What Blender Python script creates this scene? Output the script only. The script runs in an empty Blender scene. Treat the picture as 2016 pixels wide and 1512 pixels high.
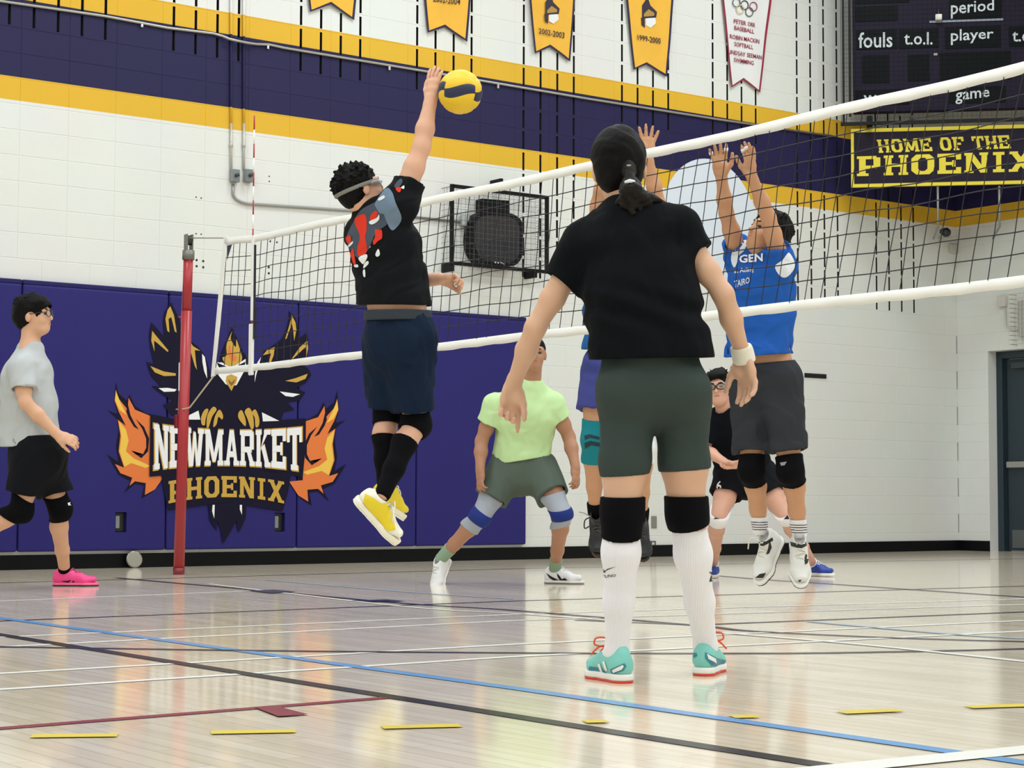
import bpy, bmesh, math, random
import numpy as np
from mathutils import Vector, Matrix
from mathutils.bvhtree import BVHTree

random.seed(7)
rng = np.random.default_rng(7)
SC = bpy.context.scene
COL = SC.collection

# ------------------------------------------------------------------ camera
FPX = 3690.158
CAM = np.array([12.61290834, -6.34796784, 0.56996904])
CR = np.array([0.59827264, 0.80128485, 0.0035273])
CU = np.array([0.04670619, -0.03926665, 0.99813659])
CF = np.array([-0.79993023, 0.59699307, 0.06091712])
cam_data = bpy.data.cameras.new('camera')
cam_data.sensor_fit = 'HORIZONTAL'
cam_data.sensor_width = 36.0
cam_data.lens = FPX / 2016.0 * 36.0
cam_data.clip_end = 200
cam = bpy.data.objects.new('camera', cam_data)
COL.objects.link(cam)
M = Matrix.Identity(4)
for i in range(3):
    M[i][0] = CR[i]; M[i][1] = CU[i]; M[i][2] = -CF[i]; M[i][3] = CAM[i]
cam.matrix_world = M
SC.camera = cam

# ------------------------------------------------------------------ light and exposure
SC.view_settings.view_transform = 'Standard'
SC.view_settings.look = 'None'
SC.view_settings.gamma = 1.0
SC.view_settings.use_curve_mapping = False
SC.view_settings.exposure = 0.0
world = bpy.data.worlds.new('world')
SC.world = world
world.use_nodes = True
world.node_tree.nodes['Background'].inputs['Color'].default_value = (0.9, 0.93, 1.0, 1)
world.node_tree.nodes['Background'].inputs['Strength'].default_value = 0.12
CEIL = 7.6
LIGHT_POWER = 113.0
for ix, lx in enumerate((1.2, 5.6, 10.0, 14.4)):
    for iy, ly in enumerate((-6.6, -2.2, 2.2, 6.6)):
        ld = bpy.data.lights.new('ceiling_lamp', 'AREA')
        ld.shape = 'RECTANGLE'; ld.size = 1.5; ld.size_y = 1.0
        ld.energy = LIGHT_POWER
        ld.color = (0.90, 0.965, 1.0)
        lo = bpy.data.objects.new('ceiling_lamp', ld)
        lo.location = (lx, ly, CEIL - 0.12)
        COL.objects.link(lo)

# ------------------------------------------------------------------ projection helpers
def ray(px, py):
    return CF + CR * (px - 1008.0) / FPX - CU * (py - 756.0) / FPX

def at(px, py, D):
    """point at view depth D (metres) on the line of sight of a photo pixel"""
    return CAM + D * ray(px, py)

def on_plane(px, py, n, q):
    d = ray(px, py); n = np.asarray(n, float)
    return CAM + d * (np.dot(np.asarray(q) - CAM, n) / np.dot(d, n))

WX = -1.438            # face of the long side wall
EY = 10.471            # face of the far end wall
def on_wall(px, py, off=0.0): return on_plane(px, py, (1, 0, 0), (WX + off, 0, 0))
def on_end(px, py, off=0.0): return on_plane(px, py, (0, 1, 0), (0, EY - off, 0))
def on_floor(px, py, z=0.0): return on_plane(px, py, (0, 0, 1), (0, 0, z))
def on_net(px, py): return on_plane(px, py, (0, 1, 0), (0, 0, 0))

# ------------------------------------------------------------------ materials
def lin(c):
    if isinstance(c, str):
        c = c.lstrip('#'); c = [int(c[i:i + 2], 16) / 255 for i in (0, 2, 4)]
    return tuple((x / 12.92 if x <= 0.04045 else ((x + 0.055) / 1.055) ** 2.4) for x in c)

MATS = {}
def mat(name, color, rough=0.6, metal=0.0, bump=0.0, bscale=80.0, var=0.0, vscale=6.0, spec=0.5, coat=0.0, sheen=0.0, alpha=1.0):
    if name in MATS: return MATS[name]
    m = bpy.data.materials.new(name); m.use_nodes = True
    nt = m.node_tree; b = nt.nodes['Principled BSDF']
    c = lin(color)
    b.inputs['Base Color'].default_value = (*c, 1)
    b.inputs['Roughness'].default_value = rough
    b.inputs['Metallic'].default_value = metal
    b.inputs['Specular IOR Level'].default_value = spec
    b.inputs['Coat Weight'].default_value = coat
    b.inputs['Sheen Weight'].default_value = sheen
    b.inputs['Alpha'].default_value = alpha
    tc = nt.nodes.new('ShaderNodeTexCoord')
    if var > 0:
        n = nt.nodes.new('ShaderNodeTexNoise'); n.inputs['Scale'].default_value = vscale; n.inputs['Detail'].default_value = 4
        nt.links.new(tc.outputs['Object'], n.inputs['Vector'])
        mx = nt.nodes.new('ShaderNodeMix'); mx.data_type = 'RGBA'
        mx.inputs['A'].default_value = (*[max(0, x * (1 - var)) for x in c], 1)
        mx.inputs['B'].default_value = (*[min(1, x * (1 + var)) for x in c], 1)
        nt.links.new(n.outputs['Fac'], mx.inputs['Factor'])
        nt.links.new(mx.outputs['Result'], b.inputs['Base Color'])
    if bump > 0:
        n2 = nt.nodes.new('ShaderNodeTexNoise'); n2.inputs['Scale'].default_value = bscale; n2.inputs['Detail'].default_value = 3
        nt.links.new(tc.outputs['Object'], n2.inputs['Vector'])
        bp = nt.nodes.new('ShaderNodeBump'); bp.inputs['Strength'].default_value = bump; bp.inputs['Distance'].default_value = 0.004
        nt.links.new(n2.outputs['Fac'], bp.inputs['Height'])
        nt.links.new(bp.outputs['Normal'], b.inputs['Normal'])
    MATS[name] = m
    return m

# ------------------------------------------------------------------ object helpers
def wloc(o):
    v = np.zeros(3)
    while o is not None:
        v += np.array(o.location); o = o.parent
    return v

def tag(o, label=None, cat=None, group=None, kind=None):
    if label: o['label'] = label
    if cat: o['category'] = cat
    if group: o['group'] = group
    if kind: o['kind'] = kind
    return o

def empty(name, loc, label=None, cat=None, group=None):
    o = bpy.data.objects.new(name, None)
    o.empty_display_size = 0.1
    o.location = tuple(float(x) for x in loc)
    COL.objects.link(o)
    return tag(o, label, cat, group)

def link_mesh(name, me, m, parent=None):
    if m is not None and len(me.materials) == 0: me.materials.append(m)
    o = bpy.data.objects.new(name, me)
    COL.objects.link(o)
    if parent is not None: o.parent = parent
    return o

def mk(name, verts, faces, m, parent=None, smooth=False, origin=None):
    """mesh object from world-space vertices"""
    V = np.asarray(verts, float).reshape(-1, 3)
    if parent is not None: V = V - wloc(parent)
    loc = None
    if parent is None:
        loc = np.array(origin) if origin is not None else np.array([*(V[:, :2].min(0) + V[:, :2].max(0)) / 2, V[:, 2].min()])
        V = V - loc
    me = bpy.data.meshes.new(name)
    me.from_pydata(V.tolist(), [], [list(map(int, f)) for f in faces])
    if smooth: me.polygons.foreach_set('use_smooth', [True] * len(me.polygons))
    me.update()
    o = link_mesh(name, me, m, parent)
    if loc is not None: o.location = tuple(loc)
    return o

def box_vf(x0, x1, y0, y1, z0, z1):
    V = [(x0, y0, z0), (x1, y0, z0), (x1, y1, z0), (x0, y1, z0), (x0, y0, z1), (x1, y0, z1), (x1, y1, z1), (x0, y1, z1)]
    Fc = [(0, 3, 2, 1), (4, 5, 6, 7), (0, 1, 5, 4), (1, 2, 6, 5), (2, 3, 7, 6), (3, 0, 4, 7)]
    return V, Fc

def obox_vf(c, ax, ay, az):
    """box around centre c with half-extent vectors"""
    c, ax, ay, az = [np.asarray(v, float) for v in (c, ax, ay, az)]
    V = []
    for sz in (-1, 1):
        for sx, sy in ((-1, -1), (1, -1), (1, 1), (-1, 1)):
            V.append(c + sx * ax + sy * ay + sz * az)
    Fc = [(0, 3, 2, 1), (4, 5, 6, 7), (0, 1, 5, 4), (1, 2, 6, 5), (2, 3, 7, 6), (3, 0, 4, 7)]
    if np.dot(np.cross(ax, ay), az) < 0: Fc = [f[::-1] for f in Fc]
    return V, Fc

def bevel_mesh(me, w, seg=2):
    bm = bmesh.new(); bm.from_mesh(me)
    bmesh.ops.bevel(bm, geom=list(bm.edges), offset=w, segments=seg, affect='EDGES', profile=0.5)
    bm.to_mesh(me); bm.free()

def box(name, b, m, parent=None, bevel=0.0, seg=2):
    V, Fc = box_vf(*b)
    o = mk(name, V, Fc, m, parent)
    if bevel > 0: bevel_mesh(o.data, bevel, seg)
    return o

def obox(name, c, ax, ay, az, m, parent=None, bevel=0.0, seg=2):
    V, Fc = obox_vf(c, ax, ay, az)
    o = mk(name, V, Fc, m, parent)
    if bevel > 0: bevel_mesh(o.data, bevel, seg)
    return o

def merge(parts):
    V, Fc, n = [], [], 0
    for v, f in parts:
        V += [tuple(q) for q in v]; Fc += [tuple(i + n for i in g) for g in f]; n += len(v)
    return V, Fc

def tube_vf(path, r, n=8, caps=True):
    P = [np.asarray(q, float) for q in path]
    rs = r if hasattr(r, '__len__') else [r] * len(P)
    V, Fc = [], []
    prev = None
    for i, p in enumerate(P):
        t = (P[min(i + 1, len(P) - 1)] - P[max(i - 1, 0)]); t = t / (np.linalg.norm(t) + 1e-12)
        if prev is None:
            a = np.array([0, 0, 1.0]) if abs(t[2]) < 0.9 else np.array([1.0, 0, 0])
            u = np.cross(t, a)
        else:
            u = prev - t * np.dot(prev, t)
        u = u / (np.linalg.norm(u) + 1e-12); prev = u; v = np.cross(t, u)
        for k in range(n):
            an = 2 * math.pi * k / n
            V.append(p + rs[i] * (math.cos(an) * u + math.sin(an) * v))
    for i in range(len(P) - 1):
        for k in range(n):
            a = i * n + k; b = i * n + (k + 1) % n
            Fc.append((a, b, b + n, a + n))
    if caps:
        Fc.append(tuple(range(n - 1, -1, -1)))
        Fc.append(tuple((len(P) - 1) * n + k for k in range(n)))
    return V, Fc

def tube(name, path, r, m, parent=None, n=8, smooth=True):
    V, Fc = tube_vf(path, r, n)
    return mk(name, V, Fc, m, parent, smooth)

def bez(p0, p1, p2, n=8):
    p0, p1, p2 = [np.asarray(q, float) for q in (p0, p1, p2)]
    return [(1 - t) ** 2 * p0 + 2 * t * (1 - t) * p1 + t * t * p2 for t in np.linspace(0, 1, n)]

def catmull(pts, n=6, closed=True):
    P = np.asarray(pts, float); out = []
    N = len(P)
    for i in range(N if closed else N - 1):
        p0, p1, p2, p3 = [P[(i + k) % N] if closed else P[min(max(i + k, 0), N - 1)] for k in (-1, 0, 1, 2)]
        for t in np.linspace(0, 1, n, endpoint=False):
            out.append(0.5 * ((2 * p1) + (-p0 + p2) * t + (2 * p0 - 5 * p1 + 4 * p2 - p3) * t * t + (-p0 + 3 * p1 - 3 * p2 + p3) * t ** 3))
    if not closed: out.append(P[-1])
    return [tuple(q) for q in out]

# ------------------------------------------------------------------ flat print helpers
def print_wall(name, polys, m, parent, off, conv=None, end=False):
    """flat painted or printed shapes lying on the wall (points given as photo pixels)"""
    V, Fc = [], []
    for poly in polys:
        n = len(V)
        for q in poly:
            x, y = conv(q) if conv else q
            V.append(on_end(x, y, off) if end else on_wall(x, y, off))
        Fc.append(tuple(range(n, n + len(poly))))
    o = mk(name, V, Fc, m, parent)
    return o

TXT = {}
def text_polys(s, bold=0.0):
    """triangulated outline of a word in the default font, as (verts2d, faces), height of a capital = 1"""
    key = (s, bold)
    if key in TXT: return TXT[key]
    cu = bpy.data.curves.new('txt', 'FONT'); cu.body = s; cu.offset = bold; cu.resolution_u = 2
    o = bpy.data.objects.new('txt', cu); COL.objects.link(o)
    dg = bpy.context.evaluated_depsgraph_get()
    me = bpy.data.meshes.new_from_object(o.evaluated_get(dg))
    V = np.array([v.co[:2] for v in me.vertices]); Fc = [tuple(p.vertices) for p in me.polygons]
    bpy.data.objects.remove(o); bpy.data.curves.remove(cu); bpy.data.meshes.remove(me)
    TXT[key] = (V, Fc)
    return V, Fc

def fit_text(s, fn, bold=0.0):
    """map a word's box (u right 0..1, v up 0..1) through fn(u, v) -> 3D"""
    V, Fc = text_polys(s, bold)
    mn, mx = V.min(0), V.max(0)
    U = (V - mn) / (mx - mn)
    return [fn(u, v) for u, v in U], Fc

def quad_fn(tl, tr, br, bl, to3d):
    tl, tr, br, bl = [np.array(q, float) for q in (tl, tr, br, bl)]
    def fn(u, v):
        q = (tl * (1 - u) + tr * u) * v + (bl * (1 - u) + br * u) * (1 - v)
        return to3d(q[0], q[1])
    return fn

# slab-serif block capitals, as convex polygons in a unit box
def R_(x0, y0, x1, y1): return [(x0, y0), (x1, y0), (x1, y1), (x0, y1)]
sw = 0.13
def ring(x0, y0, x1, y1, w, h, c):
    o = [(x0 + c, y0), (x1 - c, y0), (x1, y0 + c), (x1, y1 - c), (x1 - c, y1), (x0 + c, y1), (x0, y1 - c), (x0, y0 + c)]
    ci = c * 0.55
    i = [(x0 + w + ci, y0 + h), (x1 - w - ci, y0 + h), (x1 - w, y0 + h + ci), (x1 - w, y1 - h - ci), (x1 - w - ci, y1 - h), (x0 + w + ci, y1 - h), (x0 + w, y1 - h - ci), (x0 + w, y0 + h + ci)]
    return [[o[k], o[(k + 1) % 8], i[(k + 1) % 8], i[k]] for k in range(8)]
def ser(x0, x1, top=True, bot=True, e=0.07):
    out = []
    if bot: out.append(R_(x0 - e, 0, x1 + e, sw))
    if top: out.append(R_(x0 - e, 1 - sw, x1 + e, 1))
    return out
GLY = {
    'N': [R_(.07, 0, .30, 1), R_(.70, 0, .93, 1), [(.07, 1), (.34, 1), (.93, 0), (.66, 0)]] + [R_(0, 0, .38, sw), R_(0, 1 - sw, .36, 1), R_(.62, 1 - sw, 1, 1)],
    'E': [R_(.07, 0, .34, 1), R_(0, 0, .97, .17), R_(0, .83, .97, 1), R_(.07, .42, .70, .58), R_(.76, 0, .97, .31), R_(.76, .69, .97, 1), R_(.60, .34, .74, .66)],
    'W': [[(.04, 1), (.24, 1), (.40, 0), (.20, 0)], [(.30, 0), (.42, 0), (.56, .9), (.44, .9)], [(.58, 0), (.70, 0), (.56, .9), (.44, .9)], [(.76, 1), (.96, 1), (.80, 0), (.60, 0)], R_(0, 1 - sw, .32, 1), R_(.68, 1 - sw, 1, 1)],
    'M': [R_(.06, 0, .25, 1), R_(.75, 0, .94, 1), [(.06, 1), (.28, 1), (.58, .1), (.42, .1)], [(.72, 1), (.94, 1), (.58, .1), (.42, .1)], R_(0, 0, .32, sw), R_(.68, 0, 1, sw), R_(0, 1 - sw, .24, 1), R_(.76, 1 - sw, 1, 1)],
    'A': [[(.10, 0), (.31, 0), (.58, 1), (.36, 1)], [(.69, 0), (.90, 0), (.64, 1), (.42, 1)], R_(.26, .24, .74, .40), R_(0, 0, .38, sw), R_(.62, 0, 1, sw)],
    'R': [R_(.07, 0, .32, 1), R_(0, 0, .40, sw), R_(.07, .84, .78, 1), R_(.07, .38, .78, .54), R_(.66, .46, .92, .92), [(.66, .92), (.92, .92), (.78, 1), (.6, 1)], [(.45, .42), (.70, .42), (.98, 0), (.70, 0)], R_(0, 1 - sw, .3, 1), R_(.64, 0, 1, sw)],
    'K': [R_(.07, 0, .32, 1), R_(0, 0, .40, sw), R_(0, 1 - sw, .40, 1), [(.30, .40), (.46, .60), (.92, 1), (.62, 1)], [(.38, .52), (.58, .62), (.96, 0), (.68, 0)], R_(.56, 1 - sw, 1, 1), R_(.60, 0, 1, sw)],
    'T': [R_(.37, 0, .63, 1), R_(0, .83, 1, 1), R_(0, .66, .17, 1), R_(.83, .66, 1, 1), R_(.26, 0, .74, sw)],
    'P': [R_(.09, 0, .36, 1), R_(0, 0, .48, sw), R_(0, 1 - sw, .3, 1), R_(.09, .84, .80, 1), R_(.09, .36, .80, .52), R_(.68, .44, .96, .92)],
    'H': [R_(.07, 0, .32, 1), R_(.68, 0, .93, 1), R_(.2, .42, .8, .58)] + ser(.07, .32) + ser(.68, .93),
    'O': ring(.03, 0, .97, 1, .28, .17, .2),
    'I': [R_(.33, 0, .67, 1), R_(.12, 0, .88, sw + .02), R_(.12, 1 - sw - .02, .88, 1)],
    'X': [[(.04, 0), (.32, 0), (.96, 1), (.68, 1)], [(.68, 0), (.96, 0), (.32, 1), (.04, 1)], R_(0, 0, .38, sw), R_(.62, 0, 1, sw), R_(0, 1 - sw, .38, 1), R_(.62, 1 - sw, 1, 1)],
    'F': [R_(.09, 0, .36, 1), R_(0, 0, .48, sw), R_(0, .83, .97, 1), R_(.09, .40, .70, .56), R_(.76, .66, .97, 1)],
}
# ================================================================== the setting
BH, BL = 0.2032, 0.4064      # concrete block course and length

def wall_paint():
    m = bpy.data.materials.new('painted_block'); m.use_nodes = True
    nt = m.node_tree; b = nt.nodes['Principled BSDF']
    geo = nt.nodes.new('ShaderNodeNewGeometry')
    sep = nt.nodes.new('ShaderNodeSeparateXYZ'); nt.links.new(geo.outputs['Position'], sep.inputs[0])
    mr = nt.nodes.new('ShaderNodeMath'); mr.operation = 'DIVIDE'; mr.inputs[1].default_value = 8.0
    nt.links.new(sep.outputs['Z'], mr.inputs[0])
    cr = nt.nodes.new('ShaderNodeValToRGB'); cr.color_ramp.interpolation = 'CONSTANT'
    wht = (*lin('#dddeda'), 1); yel = (*lin('#dbae34'), 1); pur = (*lin('#242148'), 1)
    el = cr.color_ramp.elements
    el[0].position = 0; el[0].color = wht
    el[1].position = 18 * BH / 8; el[1].color = yel
    for z, c in ((19 * BH, pur), (22 * BH, yel), (23 * BH, wht)):
        e = el.new(z / 8); e.color = c
    nt.links.new(mr.outputs[0], cr.inputs['Fac'])
    n = nt.nodes.new('ShaderNodeTexNoise'); n.inputs['Scale'].default_value = 1.3; n.inputs['Detail'].default_value = 5
    nt.links.new(geo.outputs['Position'], n.inputs['Vector'])
    mx = nt.nodes.new('ShaderNodeMix'); mx.data_type = 'RGBA'; mx.blend_type = 'MULTIPLY'
    mx.inputs['Factor'].default_value = 0.10
    nt.links.new(cr.outputs['Color'], mx.inputs['A']); nt.links.new(n.outputs['Color'], mx.inputs['B'])
    nt.links.new(mx.outputs['Result'], b.inputs['Base Color'])
    n2 = nt.nodes.new('ShaderNodeTexNoise'); n2.inputs['Scale'].default_value = 90; n2.inputs['Detail'].default_value = 4
    nt.links.new(geo.outputs['Position'], n2.inputs['Vector'])
    bp = nt.nodes.new('ShaderNodeBump'); bp.inputs['Strength'].default_value = 0.25; bp.inputs['Distance'].default_value = 0.003
    nt.links.new(n2.outputs['Fac'], bp.inputs['Height']); nt.links.new(bp.outputs['Normal'], b.inputs['Normal'])
    b.inputs['Roughness'].default_value = 0.5
    b.inputs['Specular IOR Level'].default_value = 0.2
    return m
PAINT = wall_paint()
SLOT_SHADE = mat('slot_shade_dark', '#17161c', 0.9)  # near-black colour puts the shade of the deep recess into the slot walls

def floor_material():
    m = bpy.data.materials.new('maple_floor'); m.use_nodes = True
    nt = m.node_tree; b = nt.nodes['Principled BSDF']
    geo = nt.nodes.new('ShaderNodeNewGeometry')
    mp = nt.nodes.new('ShaderNodeMapping'); nt.links.new(geo.outputs['Position'], mp.inputs['Vector'])
    br = nt.nodes.new('ShaderNodeTexBrick')
    br.inputs['Scale'].default_value = 1.0
    br.inputs['Brick Width'].default_value = 0.75; br.inputs['Row Height'].default_value = 0.057
    br.inputs['Mortar Size'].default_value = 0.0012; br.inputs['Mortar Smooth'].default_value = 0.2
    br.inputs['Color1'].default_value = (*lin('#dfd1ba'), 1); br.inputs['Color2'].default_value = (*lin('#ebe0cd'), 1)
    br.inputs['Mortar'].default_value = (*lin('#b5a690'), 1); br.inputs['Bias'].default_value = 0.1
    br.offset = 0.37
    nt.links.new(mp.outputs[0], br.inputs['Vector'])
    n = nt.nodes.new('ShaderNodeTexNoise'); n.inputs['Scale'].default_value = 1.0; n.inputs['Detail'].default_value = 5
    mp2 = nt.nodes.new('ShaderNodeMapping'); mp2.inputs['Scale'].default_value = (2.0, 26.0, 1)
    nt.links.new(geo.outputs['Position'], mp2.inputs['Vector']); nt.links.new(mp2.outputs[0], n.inputs['Vector'])
    ramp = nt.nodes.new('ShaderNodeValToRGB')
    ramp.color_ramp.elements[0].position = 0.3; ramp.color_ramp.elements[0].color = (0.89, 0.87, 0.85, 1)
    ramp.color_ramp.elements[1].position = 0.7; ramp.color_ramp.elements[1].color = (1, 1, 1, 1)
    nt.links.new(n.outputs['Fac'], ramp.inputs['Fac'])
    mx = nt.nodes.new('ShaderNodeMix'); mx.data_type = 'RGBA'; mx.blend_type = 'MULTIPLY'; mx.inputs['Factor'].default_value = 1
    nt.links.new(br.outputs['Color'], mx.inputs['A']); nt.links.new(ramp.outputs['Color'], mx.inputs['B'])
    nt.links.new(mx.outputs['Result'], b.inputs['Base Color'])
    n3 = nt.nodes.new('ShaderNodeTexNoise'); n3.inputs['Scale'].default_value = 3.0; n3.inputs['Detail'].default_value = 2
    nt.links.new(mp2.outputs[0], n3.inputs['Vector'])
    bp = nt.nodes.new('ShaderNodeBump'); bp.inputs['Strength'].default_value = 0.035; bp.inputs['Distance'].default_value = 0.001
    nt.links.new(n3.outputs['Fac'], bp.inputs['Height']); nt.links.new(bp.outputs['Normal'], b.inputs['Normal'])
    b.inputs['Roughness'].default_value = 0.105
    b.inputs['IOR'].default_value = 1.5
    return m
FLOOR_MAT = floor_material()

RX1, RY0 = 17.0, -9.0
floor = mk('floor', [(WX - .3, RY0, 0), (RX1, RY0, 0), (RX1, EY + .6, 0), (WX - .3, EY + .6, 0)], [(0, 1, 2, 3)], FLOOR_MAT)
tag(floor, kind='structure')
white = mat('white_paint', '#dddcd6', 0.6)
ceiling = box('ceiling', (WX - .3, RX1 + .2, RY0 - .2, EY + .6, CEIL, CEIL + .2), mat('ceiling_paint', '#c9c8c4', 0.8)); tag(ceiling, kind='structure')
wr = box('wall_right', (RX1, RX1 + .2, RY0, EY + .3, 0, CEIL), white); tag(wr, kind='structure')
wf = box('wall_front', (WX - .3, RX1, RY0 - .2, RY0, 0, CEIL), white); tag(wf, kind='structure')

# ---- long side wall: a mortar backing and painted concrete blocks
JD = 0.0022     # joint depth
SD = 0.05      # slot depth
wall = box('wall_left', (WX - .3, WX - SD - 0.001, RY0, EY + .3, 0, CEIL), PAINT); tag(wall, kind='structure')

def block_vf(w, h, slots=()):
    """front of a block in local coords: y 0..w, z 0..h, face at x=0, chamfered edges; optional vertical slots"""
    j, c = 0.0018, 0.003
    jy, cy = 0.0005, 0.0016      # head joints are filled with paint
    V, Fc = [], []
    def quad(a, b, c_, d):
        n = len(V); V.extend([a, b, c_, d]); Fc.append((n, n + 1, n + 2, n + 3))
    y0, y1, z0, z1 = jy, w - jy, j, h - j
    # joint floor ring and chamfer
    o = [(-JD, 0, 0), (-JD, w, 0), (-JD, w, h), (-JD, 0, h)]
    i1 = [(-JD, y0, z0), (-JD, y1, z0), (-JD, y1, z1), (-JD, y0, z1)]
    i2 = [(0, y0 + cy, z0 + c), (0, y1 - cy, z0 + c), (0, y1 - cy, z1 - c), (0, y0 + cy, z1 - c)]
    for k in range(4):
        quad(o[k], o[(k + 1) % 4], i1[(k + 1) % 4], i1[k])
        quad(i1[k], i1[(k + 1) % 4], i2[(k + 1) % 4], i2[k])
    a0, a1, b0, b1 = y0 + cy, y1 - cy, z0 + c, z1 - c
    if not slots:
        quad((0, a0, b0), (0, a1, b0), (0, a1, b1), (0, a0, b1))
        return V, Fc
    hw, zb, zt = 0.012, 0.016, h - 0.016
    ys = [a0]
    for s in slots: ys += [s - hw, s + hw]
    ys.append(a1)
    for k in range(len(ys) - 1):
        p, q = ys[k], ys[k + 1]
        if k % 2 == 0: quad((0, p, b0), (0, q, b0), (0, q, b1), (0, p, b1))
        else:
            quad((0, p, b0), (0, q, b0), (0, q, zb), (0, p, zb))
            quad((0, p, zt), (0, q, zt), (0, q, b1), (0, p, b1))
    return V, Fc

def slot_vf(slots, h):
    V, Fc = [], []
    hw, zb, zt = 0.012, 0.016, h - 0.016
    for s in slots:
        p, q = s - hw, s + hw; n = len(V)
        V += [(0, p, zb), (0, q, zb), (0, q, zt), (0, p, zt), (-SD, p, zb), (-SD, q, zb), (-SD, q, zt), (-SD, p, zt)]
        Fc += [(n + 4, n + 5, n + 6, n + 7), (n, n + 1, n + 5, n + 4), (n + 1, n + 2, n + 6, n + 5), (n + 2, n + 3, n + 7, n + 6), (n + 3, n, n + 4, n + 7)]
    return V, Fc

BM = {}
def block_mesh(w, slotted):
    k = (round(w, 3), slotted)
    if k in BM: return BM[k]
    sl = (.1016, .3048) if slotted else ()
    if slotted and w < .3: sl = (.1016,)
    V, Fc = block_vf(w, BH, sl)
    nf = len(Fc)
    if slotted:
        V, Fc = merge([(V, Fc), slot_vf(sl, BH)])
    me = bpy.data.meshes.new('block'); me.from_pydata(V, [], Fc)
    me.materials.append(PAINT); me.materials.append(SLOT_SHADE)
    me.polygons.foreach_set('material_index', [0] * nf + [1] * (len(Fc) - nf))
    me.update()
    BM[k] = (me, V, Fc, nf)
    return BM[k]

Y00 = -0.613 - 0.1016           # start of the slotted group 0
DEEP = {4, 7, 8}                # groups whose slots run further down
def is_slot(yc, z):
    u = (yc - Y00) / (3 * BL); k = math.floor(u); fr = u - k
    zb = 13 * BH if k in DEEP else 21 * BH
    if z < zb - 1e-3: return False
    if k == -1 and fr > 0.667: return True
    return fr < 0.667
blocks = []
NC = int(CEIL / BH)
for c in range(NC):
    z = c * BH
    off = Y00 - 20 * 3 * BL + (0 if (c % 2 == 0 or z >= 13 * BH - 1e-3) else BL / 2)
    y = off
    while y < EY:
        y0, y1 = max(y, RY0), min(y + BL, EY + .02)
        if y1 - y0 > 0.05:
            s = (y1 - y0) > .39 and is_slot((y0 + y1) / 2, z)
            blocks.append((y0, z, y1 - y0, s))
        y += BL
def px_of(P):
    d = np.asarray(P) - CAM; w = d @ CF
    return 1008 + FPX * (d @ CR) / w, 756 - FPX * (d @ CU) / w
def vis(b):
    y0, z, w, s = b
    x, yy = px_of((WX, y0 + w / 2, z + BH / 2))
    if not (-20 < x < 1905 and -20 < yy < 1120): return False
    if z + BH < 2.23 and z > .1 and y0 + w < 4.25: return False     # behind the wall pads
    return True
vb = sorted([b for b in blocks if vis(b)], key=lambda b: b[0])
solo = set(vb[:300])
rest = [b for b in blocks if b not in solo]
for (y0, z, w, s) in vb[:300]:
    me = block_mesh(w, s)[0]
    o = bpy.data.objects.new('concrete_block', me); COL.objects.link(o)
    o.location = np.array([WX, y0, z]) - wloc(wall); o.parent = wall
V, Fc, MI = [], [], []
for (y0, z, w, s) in rest:
    me, v, f, nf = block_mesh(w, s); n = len(V)
    V += [(WX + q[0], y0 + q[1], z + q[2]) for q in v]; Fc += [tuple(i + n for i in g) for g in f]
    MI += [0] * nf + [1] * (len(f) - nf)
o = mk('concrete_blocks', V, Fc, PAINT, wall); o.data.materials.append(SLOT_SHADE)
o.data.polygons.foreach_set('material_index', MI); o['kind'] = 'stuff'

# ---- far end wall with the doorway
DX0, DX1, DZ1 = -1.0, 0.95, 2.235
endw = mk('wall_back', *merge([box_vf(WX - .3, DX0, EY + JD + .003, EY + .3, 0, CEIL), box_vf(DX0, DX1, EY + JD + .003, EY + .3, DZ1, CEIL), box_vf(DX1, RX1, EY + JD + .003, EY + .3, 0, CEIL)]), PAINT)
tag(endw, kind='structure')
me_cache = {}
def end_block(x0, z, w, h=BH):
    k = (round(w, 3), round(h, 3))
    if k not in me_cache:
        V, Fc = block_vf(w, h)
        V = [(q[1], -q[0], q[2]) for q in V]     # face toward -Y
        me = bpy.data.meshes.new('block_end'); me.from_pydata(V, [], [f for f in Fc]); me.materials.append(PAINT); me.update()
        me_cache[k] = (me, V, Fc)
    return me_cache[k]
eV, eF = [], []
nsolo = 0
for c in range(NC):
    z = c * BH
    x = WX - (BL / 2 if c % 2 else 0)
    while x < RX1:
        x0, x1 = max(x, WX), min(x + BL, RX1); x += BL
        segs = [(x0, x1)]
        if z < DZ1 - 1e-3:
            segs = [(a, b) for a, b in ((x0, min(x1, DX0)), (max(x0, DX1), x1)) if b - a > 0.02]
        for a, b in segs:
            if b - a < .03: continue
            me, v, f = end_block(a, z, b - a)
            px, py = px_of((.5 * (a + b), EY, z))
            if px < 2060 and -20 < py < 1100 and nsolo < 300:
                o = bpy.data.objects.new('concrete_block', me); COL.objects.link(o)
                o.location = np.array([a, EY, z]) - wloc(endw); o.parent = endw; nsolo += 1
            else:
                n = len(eV); eV += [(a + q[0], EY + q[1], z + q[2]) for q in v]; eF += [tuple(i + n for i in g) for g in f]
o = mk('concrete_blocks', eV, eF, PAINT, endw); o['kind'] = 'stuff'

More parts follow.
